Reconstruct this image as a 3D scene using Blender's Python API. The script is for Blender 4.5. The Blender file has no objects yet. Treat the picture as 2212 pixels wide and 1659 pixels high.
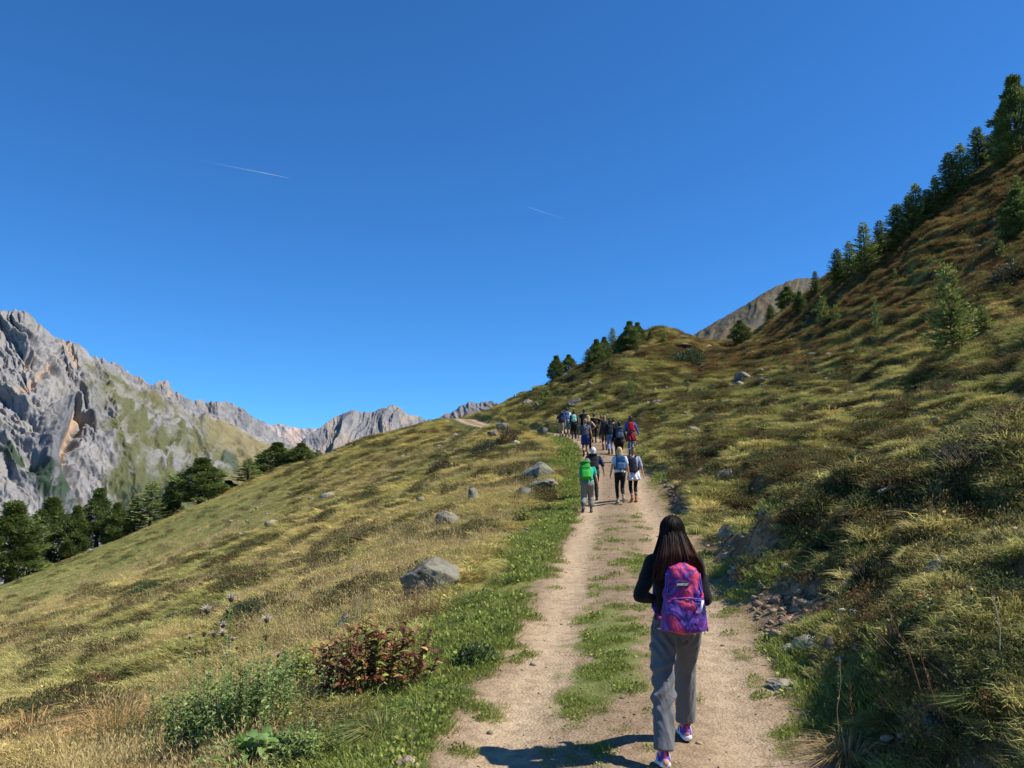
import bpy, bmesh, math, random
import numpy as np
from mathutils import Vector, Matrix, Euler
random.seed(7)
rng = np.random.default_rng(11)
scene = bpy.context.scene
C = scene.collection
# ------------------------------------------------------------------ camera, sky, sun
F = 1736.0; CU = 1106.0; CV = 829.5; PITCH = math.radians(8.86)
cam_d = bpy.data.cameras.new("camera"); cam = bpy.data.objects.new("camera", cam_d); C.objects.link(cam)
cam_d.sensor_width = 36; cam_d.lens = 36 * F / 2212
cam_d.clip_start = 0.05; cam_d.clip_end = 60000
cam.location = (0, 0, 0); cam.rotation_euler = (math.radians(90) + PITCH, 0, 0)
scene.camera = cam
SUN_EL = math.radians(50); SUN_AZ = math.radians(97)      # azimuth from +Y (view direction) towards +X
world = bpy.data.worlds.new("World"); scene.world = world; world.use_nodes = True
wn = world.node_tree.nodes; wl = world.node_tree.links
sky = wn.new('ShaderNodeTexSky'); sky.sky_type = 'NISHITA'; sky.sun_disc = False
sky.sun_elevation = SUN_EL; sky.sun_rotation = SUN_AZ
sky.altitude = 2200; sky.air_density = 1.0; sky.dust_density = 0.15; sky.ozone_density = 2.2
hs = wn.new('ShaderNodeHueSaturation'); hs.inputs['Saturation'].default_value = 1.12
gm = wn.new('ShaderNodeMixRGB'); gm.blend_type = 'MULTIPLY'; gm.inputs[0].default_value = 1; gm.inputs[2].default_value = (0.39, 0.83, 1.17, 1)
wl.new(sky.outputs[0], hs.inputs['Color']); wl.new(hs.outputs[0], gm.inputs[1]); wl.new(gm.outputs[0], wn['Background'].inputs[0])
wn['Background'].inputs[1].default_value = 0.108
sd = bpy.data.lights.new("sun", 'SUN'); sd.energy = 5.0; sd.angle = math.radians(0.53); sd.color = (1, 0.95, 0.86)
sun = bpy.data.objects.new("sun", sd); C.objects.link(sun)
SDIR = Vector((math.sin(SUN_AZ) * math.cos(SUN_EL), math.cos(SUN_AZ) * math.cos(SUN_EL), math.sin(SUN_EL)))
sun.rotation_euler = SDIR.to_track_quat('Z', 'Y').to_euler()
vs = scene.view_settings; vs.view_transform = 'Standard'; vs.look = 'None'; vs.gamma = 1; vs.exposure = 0.55
scene.cycles.max_bounces = 6; scene.cycles.transparent_max_bounces = 8; scene.cycles.volume_bounces = 0
# ------------------------------------------------------------------ numbers: rays, noise, terrain
CP, SP = math.cos(PITCH), math.sin(PITCH)
def ray(u, v):
    X = (u - CU) / F; Z = (CV - v) / F
    y = CP - Z * SP; z = SP + Z * CP
    return X / y, z / y                      # per metre of Y
def P(u, v, D):
    a, b = ray(u, v); return np.array([a * D, D, b * D])
def _h(ix, iy, s):
    n = (ix.astype(np.int64) * 374761393 + iy.astype(np.int64) * 668265263 + s * 974634777) & 0xffffffff
    n = ((n ^ (n >> 13)) * 1274126177) & 0xffffffff
    n = ((n ^ (n >> 16)) * 2246822519) & 0xffffffff
    return ((n ^ (n >> 15)) & 0xffff) / 65535.0
def vnoise(x, y, s=0):
    x = np.asarray(x, float); y = np.asarray(y, float)
    ix = np.floor(x); iy = np.floor(y); fx = x - ix; fy = y - iy
    fx = fx * fx * (3 - 2 * fx); fy = fy * fy * (3 - 2 * fy)
    ix = ix.astype(np.int64); iy = iy.astype(np.int64)
    a = _h(ix, iy, s); b = _h(ix + 1, iy, s); c = _h(ix, iy + 1, s); d = _h(ix + 1, iy + 1, s)
    return (a * (1 - fx) + b * fx) * (1 - fy) + (c * (1 - fx) + d * fx) * fy
def fbm(x, y, o=4, s=0, g=0.5, ridge=False):
    t = 0; a = 1; w = 0
    for k in range(o):
        ca, sa = math.cos(k * 1.3), math.sin(k * 1.3)
        n = vnoise((x * ca - y * sa) * 2.03 ** k + 17.3 * k, (x * sa + y * ca) * 2.03 ** k - 9.1 * k, s + k)
        if ridge: n = 1 - np.abs(2 * n - 1)
        t = t + a * n; w += a; a *= g
    return t / w
def sstep(a, b, x):
    t = np.clip((x - a) / (b - a), 0, 1); return t * t * (3 - 2 * t)
# path: y -> centre x, z ; profile fitted to the walkers' feet
PXY = [(-0.3, -8, -1.80), (0.10, -3, -1.72), (0.30, 0, -1.62), (0.70, 5.2, -1.545), (1.15, 8, -1.30), (1.9, 14, -0.78), (2.55, 19, -0.34), (3.25, 25, 0.22),
       (3.85, 30, 1.15), (4.15, 36, 2.35), (4.45, 44, 3.60), (4.15, 53, 4.75), (3.0, 60, 5.6), (1.0, 67, 6.5), (-1.6, 74, 7.45), (-3.8, 82, 8.7), (-5.6, 90, 10.05), (-9, 98, 10.6), (-18, 108, 9.5), (-30, 118, 5.0)]
PXY = np.array(PXY)
def cr(pts, n):
    out = []
    for i in range(len(pts) - 1):
        p0 = pts[max(i - 1, 0)]; p1 = pts[i]; p2 = pts[i + 1]; p3 = pts[min(i + 2, len(pts) - 1)]
        for t in np.linspace(0, 1, n, endpoint=False):
            out.append(0.5 * ((2 * p1) + (-p0 + p2) * t + (2 * p0 - 5 * p1 + 4 * p2 - p3) * t * t + (-p0 + 3 * p1 - 3 * p2 + p3) * t ** 3))
    out.append(pts[-1]); return np.array(out)
PL = cr(PXY, 14)
ctl = []
for p in PXY: ctl.append(tuple(p))
def zpath(y): return np.interp(y, PXY[:, 1], PXY[:, 2])
def xpath(y): return np.interp(y, PXY[:, 1], PXY[:, 0])
for y in (-8, -3, 0, 5.2, 8, 14, 19, 25, 30, 36, 44, 53):
    ctl.append((xpath(y) - 1.3, y, zpath(y) - 0.02)); ctl.append((xpath(y) + 1.3, y, zpath(y) + 0.04))
# left meadow and its brow: (u, v, depth)
PX = [(0, 1659, 8.5), (0, 1500, 16), (0, 1400, 28), (0, 1330, 50), (0, 1286, 75), (0, 1267, 90),
      (300, 1659, 7.2), (300, 1500, 12.5), (300, 1350, 23), (300, 1250, 42), (300, 1180, 70), (300, 1148, 92),
      (600, 1659, 6.0), (600, 1500, 9.5), (600, 1300, 18), (600, 1180, 33), (600, 1090, 62), (600, 1026, 98),
      (850, 1400, 9.3), (850, 1250, 15.5), (850, 1130, 28), (850, 1020, 55), (850, 940, 96),
      (720, 983, 100), (440, 1088, 95), (150, 1208, 91),
      (1050, 1200, 15.5), (1050, 1080, 26), (1050, 985, 46), (1000, 940, 72), (940, 910, 93),
      (1130, 1000, 35), (1140, 945, 56), (1100, 915, 60),
      (1080, 884, 96), (1130, 857, 104), (1190, 832, 100), (1270, 795, 98), (1350, 745, 103), (1430, 718, 112), (1500, 728, 118), (1560, 765, 108), (1620, 752, 108),
      (1560, 748, 135), (1620, 735, 128), (1700, 672, 120), (1800, 600, 110), (2000, 450, 95), (2212, 325, 82),
      (1200, 880, 76), (1300, 870, 66), (1300, 820, 76), (1400, 840, 66), (1450, 780, 88), (1500, 900, 47), (1550, 820, 72),
      (1600, 760, 95), (1520, 1000, 29), (1650, 1000, 24.5), (1650, 880, 44), (1700, 760, 76), (1850, 900, 31), (1850, 700, 66), (1950, 1050, 17.5),
      (2000, 800, 36), (2050, 600, 60), (2212, 900, 22.5), (2212, 650, 40), (2212, 500, 55), (1750, 1150, 15.0), (1650, 1150, 17.5), (1550, 1120, 21)]
for u, v, D in PX: ctl.append(tuple(P(u, v, D)))
# right bank close to the camera, and falls beyond the brows
for (x, y, z) in [(2.6, 0, -1.25), (2.9, 4, -1.15), (3.0, 7, -0.95), (4.2, 9.5, -0.30), (5.5, 5, 0.25), (5.5, 0, 0.2), (8, 3, 1.4), (12, 0, 3.4), (20, 0, 8), (20, 12, 9.3), (3.2, -8, -0.9), (12, -8, 3),
                  (30, 0, 14), (60, 0, 32), (100, 20, 50), (80, 60, 44),
                  (-4, 0, -2.45), (-10, 0, -4.0), (-25, 0, -8.0), (-60, 0, -21), (-4, -8, -2.7), (-25, 30, -6.4), (-80, 60, -17), (-85, 95, -20),
                  (-75, 125, -24), (-45, 135, -16), (-25, 130, -2.0), (-12, 135, 3.0), (-60, 170, -50), (-20, 175, -25), (0, 140, 8), (5, 180, -8), (20, 160, 14),
                  (45, 175, 18), (70, 150, 26), (90, 130, 36), (110, 110, 44), (120, 160, 30), (-100, 150, -55), (60, 200, 5), (100, 200, 10), (150, 0, 70), (150, 100, 50), (-100, 0, -40), (-110, 60, -38)]:
    ctl.append((x, y, z))
ctl = np.array(ctl)
# polyharmonic fit in a log-like stretched plane so near and far points weigh alike
def warp(x, y): return np.arcsinh(x / 12.0) * 12, np.arcsinh((y + 4) / 20.0) * 20
wx, wy = warp(ctl[:, 0], ctl[:, 1]); N = len(ctl)
def kern(r2): return r2 * np.log(r2 + 1e-9) * 0.5
K = kern((wx[:, None] - wx) ** 2 + (wy[:, None] - wy) ** 2) + np.eye(N) * 0.6
# trend plane removed first
T = np.c_[np.ones(N), wx, wy]
A = np.zeros((N + 3, N + 3)); A[:N, :N] = K; A[:N, N:] = T; A[N:, :N] = T.T
# fit z directly, with x,y (true) trend as base
def trend(x, y): return -1.6 + 0.11 * y + 0.38 * x
sol = np.linalg.solve(A, np.r_[ctl[:, 2] - trend(ctl[:, 0], ctl[:, 1]), 0, 0, 0])
def base_h(x, y):
    x = np.asarray(x, float); y = np.asarray(y, float); sh = x.shape
    a, b = warp(x.ravel(), y.ravel()); out = np.empty(a.size)
    for i in range(0, a.size, 40000):
        aa = a[i:i + 40000]; bb = b[i:i + 40000]
        out[i:i + 40000] = kern((aa[:, None] - wx) ** 2 + (bb[:, None] - wy) ** 2) @ sol[:N] + sol[N] + sol[N + 1] * aa + sol[N + 2] * bb
    return out.reshape(sh) + trend(x, y)
def path_s(x, y):
    """signed sideways offset from the path centre (right positive), and height of the path there"""
    x = np.asarray(x, float); y = np.asarray(y, float); sh = x.shape; xx = x.ravel(); yy = y.ravel()
    best = np.full(xx.size, 1e9); sg = np.zeros(xx.size); zz = np.zeros(xx.size)
    for i in range(len(PL) - 1):
        ax, ay, az = PL[i]; bx, by, bz = PL[i + 1]; dx, dy = bx - ax, by - ay; L2 = dx * dx + dy * dy
        t = np.clip(((xx - ax) * dx + (yy - ay) * dy) / L2, 0, 1)
        ex = xx - ax - t * dx; ey = yy - ay - t * dy; d = ex * ex + ey * ey
        m = d < best; best[m] = d[m]; sg[m] = np.sign(ex * dy - ey * dx)[m]; zz[m] = (az + t * (bz - az))[m]
    return (np.sqrt(best) * sg).reshape(sh), zz.reshape(sh)
HW = 1.28
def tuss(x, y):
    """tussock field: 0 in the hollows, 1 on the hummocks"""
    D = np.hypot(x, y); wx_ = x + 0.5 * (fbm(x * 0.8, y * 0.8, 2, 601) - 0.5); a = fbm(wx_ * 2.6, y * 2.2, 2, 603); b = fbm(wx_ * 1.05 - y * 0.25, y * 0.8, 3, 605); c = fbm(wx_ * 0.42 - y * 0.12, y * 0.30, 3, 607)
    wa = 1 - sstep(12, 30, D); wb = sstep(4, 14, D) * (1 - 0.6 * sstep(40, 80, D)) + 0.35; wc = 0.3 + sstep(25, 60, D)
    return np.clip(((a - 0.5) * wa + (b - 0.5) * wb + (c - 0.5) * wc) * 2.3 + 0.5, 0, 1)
def scarf(x, y, s):
    n_ = fbm(x * 1.3, y * 1.1, 3, 191)
    a = np.exp(-(((x - 3.0) / 0.62) ** 2 + ((y - 8.9) / 1.25) ** 2) ** 2) + 0.55 * np.exp(-(((x - 3.9) / 0.5) ** 2 + ((y - 7.9) / 0.5) ** 2) ** 2)
    strip_ = np.exp(-((s - HW - 0.30) / 0.30) ** 4) * sstep(9, 11, y) * (1 - sstep(26, 34, y)) * 0.9
    return np.clip(a + strip_, 0, 1) * sstep(0.36, 0.50, n_ + 0.12 * a)
def full_h(x, y):
    h = base_h(x, y); s, zp = path_s(x, y)
    e = fbm(x * 0.9, y * 0.9, 3, 5) - 0.5; a = np.abs(s)
    onp = 1 - sstep(HW - 0.1, HW + 0.6, a + e * 0.25)
    ruts = -0.035 * np.exp(-((a - 0.75) / 0.28) ** 2) + 0.03 * np.exp(-(s / 0.35) ** 2)
    hp = zp + ruts + 0.02 * (fbm(x * 3, y * 3, 4, 9) - 0.5)
    # hummocks
    D = np.hypot(x, y)
    off = 1 - onp
    rt = sstep(0.6, 3.5, s)
    hum = (fbm(x * 0.55, y * 0.55, 3, 21) - 0.5) * (0.26 + 0.40 * rt)
    hum += (tuss(x, y) - 0.5) * (0.17 + 0.27 * rt) * (1 + 0.4 * sstep(20, 45, D) * rt) * (1 - 0.6 * sstep(-14, -22, s) * sstep(30, 60, y))
    hum += (fbm(x * 0.13, y * 0.16, 2, 41) - 0.5) * (0.5 + 1.6 * sstep(8, 40, s)) * sstep(1, 12, a)
    # terraces across the slope on the right: small steep risers
    for pz, m_, sd_, fq in ((0.42, 1 - sstep(16, 34, D), 51, 0.55), (0.85, sstep(7, 16, D) * (1 - 0.6 * sstep(50, 90, D)), 54, 0.26), (1.5, sstep(35, 60, D), 57, 0.13)):
        q = h / pz + 2.6 * (fbm(x * fq, y * fq, 3, sd_) - 0.5); fr = q - np.floor(q); rk = sstep(0.38, 0.58, fbm(x * fq * 0.9 + 40, y * fq * 0.6, 3, sd_ + 100))
        hum += (sstep(0.60, 0.96, fr) - fr + 0.35) * pz * 0.9 * rk * m_ * (0.10 + 0.72 * rt) * (1 - sstep(-14, -22, s) * sstep(30, 60, y))
    edge = sstep(0, 1, (a - HW) / 1.2)
    # bank cut on the right, low rim
    bank = 0.30 * sstep(HW + 0.15, HW + 0.75, s + e * 0.7) * np.exp(-np.clip(s - HW - 0.6, 0, 99) / 1.6)
    bank *= 0.35 + 0.9 * sstep(0.35, 0.6, fbm(x * 0.25, y * 0.25, 2, 71))
    # eroded scar above the girl and the overhanging mound by the lower right corner
    def blob(cx, cy, rx, ry, A, p=2): return A * np.exp(-(((x - cx) / rx) ** 2 + ((y - cy) / ry) ** 2) ** (p / 2))
    mo = blob(3.35, 5.1, 1.0, 1.35, 0.34, 6) + blob(5.1, 9.6, 1.25, 1.15, 0.26, 6) + blob(4.1, 11.0, 0.85, 0.9, 0.30, 6) + blob(5.6, 14.8, 1.0, 1.4, 0.35, 6) + blob(6.6, 22, 1.6, 2.2, 0.5, 4) 
    mo -= 0.14 * scarf(x, y, s) * (0.6 + 0.8 * vnoise(x * 5, y * 5, 77))
    mo += 0.10 * scarf(x, y, s) * (fbm(x * 9, y * 9, 2, 79) - 0.4)
    h2 = h + hum * edge * 0.8 + bank + mo * sstep(0.1, 0.5, s - HW)
    return h2 * (1 - onp) + hp * onp, s, onp
def axis(pts):
    """pts: (from, to, step0, step1) list -> coordinates with smoothly changing spacing"""
    out = [pts[0][0]]
    for a, b, s0, s1 in pts:
        while out[-1] < b - 1e-6:
            t = (out[-1] - a) / (b - a); out.append(out[-1] + s0 + (s1 - s0) * t)
    return np.array(out)
GX = axis([(-130, -60, 2.0, 0.9), (-60, -14, 0.9, 0.17), (-14, -5, 0.17, 0.06), (-5, 9, 0.05, 0.055), (9, 22, 0.055, 0.17), (22, 70, 0.17, 0.7), (70, 165, 0.7, 3)])
GY = axis([(-9, 1, 0.5, 0.1), (1, 14, 0.045, 0.07), (14, 40, 0.07, 0.2), (40, 135, 0.2, 0.5), (135, 210, 0.5, 3)])
XX, YY = np.meshgrid(GX, GY)
HH, SS, ONP = full_h(XX, YY)
def hgt(x, y):
    x = np.asarray(x, float); y = np.asarray(y, float)
    i = np.clip(np.searchsorted(GX, x) - 1, 0, len(GX) - 2); j = np.clip(np.searchsorted(GY, y) - 1, 0, len(GY) - 2)
    fx = np.clip((x - GX[i]) / (GX[i + 1] - GX[i]), 0, 1); fy = np.clip((y - GY[j]) / (GY[j + 1] - GY[j]), 0, 1)
    return (HH[j, i] * (1 - fx) + HH[j, i + 1] * fx) * (1 - fy) + (HH[j + 1, i] * (1 - fx) + HH[j + 1, i + 1] * fx) * fy
def sdist(x, y):
    x = np.asarray(x, float); y = np.asarray(y, float)
    i = np.clip(np.searchsorted(GX, x) - 1, 0, len(GX) - 2); j = np.clip(np.searchsorted(GY, y) - 1, 0, len(GY) - 2)
    return SS[j, i]
def hit(u, v, dmin=2.0, dmax=190):
    """where the view line through (u, v) of the photograph meets the ground"""
    a, b = ray(u, v); d = dmin * (dmax / dmin) ** np.linspace(0, 1, 1500)
    g = hgt(a * d, d) - b * d; k = np.argmax(g > 0)
    if not g[k] > 0: return None
    return np.array([a * d[k], d[k], float(hgt(a * d[k], d[k]))])
def crest(u, dmin=30, dmax=200):
    """farthest brow along the column u: point where the ground is seen highest"""
    a, _ = ray(u, 830); d = np.linspace(dmin, dmax, 900); r = hgt(a * d, d) / d; k = np.argmax(r)
    return np.array([a * d[k], d[k], float(r[k] * d[k])]), r[k]
# ------------------------------------------------------------------ helpers: materials and meshes
def nt(m): return m.node_tree.nodes, m.node_tree.links
def mat_simple(name, col, rough=0.8, spec=0.2, var=0.25, scale=8, bump=0.0, bscale=60, col2=None, transl=0.0, attr=None, sheen=0.0):
    m = bpy.data.materials.new(name); m.use_nodes = True; n, l = nt(m); b = n['Principled BSDF']
    b.inputs['Roughness'].default_value = rough; b.inputs['Specular IOR Level'].default_value = spec
    if sheen: b.inputs['Sheen Weight'].default_value = sheen
    tc = n.new('ShaderNodeTexCoord'); nz = n.new('ShaderNodeTexNoise'); nz.inputs['Scale'].default_value = scale; nz.inputs['Detail'].default_value = 5
    l.new(tc.outputs['Object'], nz.inputs['Vector'])
    cr_ = n.new('ShaderNodeValToRGB'); l.new(nz.outputs['Fac'], cr_.inputs[0])
    c2 = col2 or tuple(c * (1 - var) for c in col); c1 = col if col2 else tuple(c * (1 + var) for c in col)
    cr_.color_ramp.elements[0].position = 0.35; cr_.color_ramp.elements[1].position = 0.65
    cr_.color_ramp.elements[0].color = (*c2, 1); cr_.color_ramp.elements[1].color = (*c1, 1)
    src = cr_.outputs[0]
    if attr:
        a = n.new('ShaderNodeAttribute'); a.attribute_name = attr; a.attribute_type = 'INSTANCER' if attr == 'tint' else 'GEOMETRY'
        mx = n.new('ShaderNodeMixRGB'); mx.blend_type = 'MULTIPLY'; mx.inputs[0].default_value = 1
        l.new(a.outputs['Color'], mx.inputs[1]); l.new(src, mx.inputs[2]); src = mx.outputs[0]
    l.new(src, b.inputs['Base Color'])
    if bump:
        n2 = n.new('ShaderNodeTexNoise'); n2.inputs['Scale'].default_value = bscale; n2.inputs['Detail'].default_value = 6
        l.new(tc.outputs['Object'], n2.inputs['Vector']); bp = n.new('ShaderNodeBump'); bp.inputs['Strength'].default_value = bump; bp.inputs['Distance'].default_value = 0.02
        l.new(n2.outputs['Fac'], bp.inputs['Height']); l.new(bp.outputs[0], b.inputs['Normal'])
    if transl:
        tr = n.new('ShaderNodeBsdfTranslucent'); ms = n.new('ShaderNodeMixShader'); ms.inputs[0].default_value = transl
        l.new(src, tr.inputs[0]); l.new(b.outputs[0], ms.inputs[1]); l.new(tr.outputs[0], ms.inputs[2])
        l.new(ms.outputs[0], n['Material Output'].inputs[0])
    return m
def mesh_np(name, V, quads=None, tris=None, mat=None, cols=None, smooth=True, link=True, mats=None, mi=None):
    V = np.asarray(V, np.float32).reshape(-1, 3); me = bpy.data.meshes.new(name)
    q = np.zeros((0, 4), np.int32) if quads is None else np.asarray(quads, np.int32); t = np.zeros((0, 3), np.int32) if tris is None else np.asarray(tris, np.int32)
    me.vertices.add(len(V)); me.vertices.foreach_set('co', V.ravel())
    me.loops.add(q.size + t.size); me.loops.foreach_set('vertex_index', np.r_[q.ravel(), t.ravel()].astype(np.int32))
    me.polygons.add(len(q) + len(t))
    st = np.r_[np.arange(len(q)) * 4, q.size + np.arange(len(t)) * 3].astype(np.int32); me.polygons.foreach_set('loop_start', st)
    if mi is not None: me.polygons.foreach_set('material_index', np.asarray(mi, np.int32))
    me.update(calc_edges=True)
    if smooth: me.polygons.foreach_set('use_smooth', np.ones(len(q) + len(t), bool))
    if cols is not None:
        for k, c in cols.items():
            a = me.attributes.new(k, 'FLOAT_COLOR', 'POINT'); c = np.asarray(c, np.float32); c4 = np.ones((len(V), 4), np.float32); c4[:, :3] = c; a.data.foreach_set('color', c4.ravel())
    for mm in (mats or ([mat] if mat else [])): me.materials.append(mm)
    o = bpy.data.objects.new(name, me)
    if link: C.objects.link(o)
    return o
def grid_quads(nj, ni):
    j, i = np.meshgrid(np.arange(nj - 1), np.arange(ni - 1), indexing='ij'); a = (j * ni + i).ravel()
    return np.c_[a, a + 1, a + ni + 1, a + ni]
def tag(o, label=None, cat=None, group=None, kind=None, parent=None):
    if label: o['label'] = label
    if cat: o['category'] = cat
    if group: o['group'] = group
    if kind: o['kind'] = kind
    if parent: o.parent = parent
    return o
def empty(name, loc, rz=0, rot=None):
    o = bpy.data.objects.new(name, None); C.objects.link(o); o.location = loc; o.rotation_euler = rot or (0, 0, rz); o.empty_display_size = 0.2; return o
def lerp(a, b, t): return a + (b - a) * t
def mixc(c, d, m): return c * (1 - m[..., None]) + np.asarray(d) * m[..., None]
# ------------------------------------------------------------------ ground
def heathf(x, y, s):
    r_ = sstep(0.585, 0.61, fbm(x * 0.5, y * 0.35, 4, 141)); l_ = sstep(0.625, 0.65, fbm(x * 1.0, y * 0.75, 3, 143) + 0.10 * (fbm(x * 0.12, y * 0.12, 2, 145) - 0.5) - 0.02 * sstep(-4, -16, s))
    return np.where(s > 0, np.maximum(r_ * (1 - 0.75 * (1 - sstep(16, 26, y))), l_), l_) * sstep(1.6, 3.0, np.abs(s)) * (1 - 0.9 * sstep(-14, -22, s) * sstep(30, 60, y))
def ground_colour(x, y, s):
    a = np.abs(s); D = np.hypot(x, y)
    dry = np.array([0.38, 0.305, 0.105]); olive = np.array([0.165, 0.165, 0.050]); green = np.array([0.105, 0.150, 0.032]); rust = np.array([0.19, 0.105, 0.035]); heath = np.array([0.075, 0.052, 0.024])
    n1 = fbm(x * 0.22, y * 0.22, 4, 101); n2 = fbm(x * 0.7, y * 0.6, 4, 111); n3 = fbm(x * 0.05, y * 0.05, 3, 121); n4 = fbm(x * 2.1, y * 1.6, 3, 131)
    c = np.broadcast_to(dry, x.shape + (3,)) * (0.75 + 0.5 * n2[..., None])
    c = mixc(c, olive, sstep(0.45, 0.68, n1) * 0.7)
    rt = sstep(1.0, 4.0, s)
    c = mixc(c, olive * 1.25, rt * sstep(0.28, 0.55, n1 * 0.5 + n2 * 0.5) * 0.75)
    # brown heath on the steep upper right slope
    up = sstep(14, 34, s) * sstep(60, 30, y * 0.4 + 0)      # higher up the bank
    c = mixc(c, rust, up * sstep(0.35, 0.6, n2) * 0.7)
    c = mixc(c, heath * 1.5, up * sstep(0.5, 0.62, n4) * 0.6)
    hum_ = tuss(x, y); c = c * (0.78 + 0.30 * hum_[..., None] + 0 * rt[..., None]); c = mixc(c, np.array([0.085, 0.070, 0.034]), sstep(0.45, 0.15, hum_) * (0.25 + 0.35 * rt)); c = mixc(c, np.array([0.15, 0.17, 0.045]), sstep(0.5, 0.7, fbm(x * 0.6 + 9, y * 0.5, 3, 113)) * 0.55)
    # heather clumps on both slopes
    c = mixc(c, heath, heathf(x, y, s) * 0.85)
    # flat green band along the outer brow of the left meadow
    lf = sstep(-14, -22, s) * sstep(30, 60, y)
    c = mixc(c, np.array([0.22, 0.225, 0.075]), lf * sstep(0.3, 0.55, n3 * 0.6 + n1 * 0.4))
    # green verges
    ver = (1 - sstep(HW + 0.5, HW + 1.7, a + 1.2 * (n2 - 0.5) + sstep(20, 50, y) * 0.5)) * np.where(s < 0, 1.0, 0.5 * (1 - sstep(HW + 0.3, HW + 0.8, s)))
    c = mixc(c, green, ver * (0.9 - 0.4 * n4))
    return c
def dirt_masks(x, y, s):
    a = np.abs(s); e = fbm(x * 1.1, y * 1.1, 4, 151) - 0.5; e2 = fbm(x * 4.5, y * 3.2, 3, 161) - 0.5
    dirt = 1 - sstep(HW - 0.12, HW + 0.18, a + e * 0.22 + e2 * 0.30)
    mid = (1 - sstep(0.22, 0.42, np.abs(s + 0.22 * sstep(12, 8, y)) * 1.0 + e * 0.6 + e2 * 0.6)) * sstep(0.46, 0.60, fbm(x * 0.8, y * 0.55, 3, 171) + 0.20 * sstep(4.6, 6.5, y) * sstep(12, 10, y) - 0.13) * (1 - sstep(14, 18, y))
    return dirt, mid
x, y, s = XX, YY, SS
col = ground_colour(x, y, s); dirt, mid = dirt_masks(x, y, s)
gx = np.gradient(HH, axis=1) / np.gradient(GX)[None]; gy = np.gradient(HH, axis=0) / np.gradient(GY)[:, None]
steep = np.hypot(gx, gy)
soil = np.array([0.20, 0.135, 0.085])
col = mixc(col, soil * (0.7 + 0.6 * fbm(x * 3, y * 3, 3, 181)[..., None]), sstep(0.95, 1.35, steep) * (1 - sstep(20, 60, y)) * 0.9)
scar = scarf(x, y, s); col = mixc(col, np.array([0.31, 0.215, 0.145]) * (0.55 + 0.9 * fbm(x * 7, y * 7, 3, 193)[..., None]), scar * 0.95)
tr = np.exp(-((np.abs(s) - 0.78) / 0.30) ** 2)
dc = lerp(np.array([0.235, 0.168, 0.105]), np.array([0.425, 0.320, 0.205]), (tr * 0.7 + 0.5 * (fbm(x * 0.9, y * 0.5, 4, 201) - 0.4))[..., None])
dc *= (0.85 + 0.3 * fbm(x * 6, y * 6, 2, 211)[..., None])
col = mixc(col, dc, dirt * (1 - mid * 0.8)); col = mixc(col, np.array([0.11, 0.14, 0.035]), mid * dirt * 0.5)
rough_d = dirt * (1 - tr)
V = np.stack([XX, YY, HH], -1).reshape(-1, 3)
mg = bpy.data.materials.new('meadow_and_dirt'); mg.use_nodes = True; n, l = nt(mg); b = n['Principled BSDF']; b.inputs['Roughness'].default_value = 0.95; b.inputs['Specular IOR Level'].default_value = 0.1
at = n.new('ShaderNodeAttribute'); at.attribute_name = 'gcol'; am = n.new('ShaderNodeAttribute'); am.attribute_name = 'gmask'
sx = n.new('ShaderNodeSeparateColor'); l.new(am.outputs['Color'], sx.inputs[0])
tc = n.new('ShaderNodeTexCoord')
def noise(sc, det, w=None):
    q = n.new('ShaderNodeTexNoise'); q.inputs['Scale'].default_value = sc; q.inputs['Detail'].default_value = det; l.new(tc.outputs['Object'], q.inputs['Vector']); return q
na, nb, nc = noise(1.3, 8), noise(9, 6), noise(45, 4)
def ramp(src, p0, c0, p1, c1):
    r = n.new('ShaderNodeValToRGB'); l.new(src, r.inputs[0]); r.color_ramp.elements[0].position = p0; r.color_ramp.elements[0].color = (*c0, 1); r.color_ramp.elements[1].position = p1; r.color_ramp.elements[1].color = (*c1, 1); return r
r1 = ramp(na.outputs['Fac'], 0.35, (0.62, 0.60, 0.55), 0.62, (1.25, 1.2, 1.1)); r2 = ramp(nb.outputs['Fac'], 0.34, (0.55, 0.55, 0.5), 0.6, (1.15, 1.15, 1.1))
r3 = ramp(nb.outputs['Fac'], 0.36, (0.80, 0.78, 0.76), 0.55, (1.05, 1.05, 1.05)); r4 = ramp(nc.outputs['Fac'], 0.38, (0.82, 0.80, 0.78), 0.52, (1.06, 1.06, 1.06))
def mul(a_, b_, f=1.0, bt='MULTIPLY'):
    q = n.new('ShaderNodeMixRGB'); q.blend_type = bt
    if isinstance(f, float): q.inputs[0].default_value = f
    else: l.new(f, q.inputs[0])
    l.new(a_, q.inputs[1]); l.new(b_, q.inputs[2]); return q.outputs[0]
grass_c = mul(mul(at.outputs['Color'], r1.outputs[0]), r2.outputs[0]); dirt_c = mul(mul(at.outputs['Color'], r3.outputs[0]), r4.outputs[0])
l.new(mul(grass_c, dirt_c, sx.outputs[0], 'MIX'), b.inputs['Base Color'])
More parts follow.
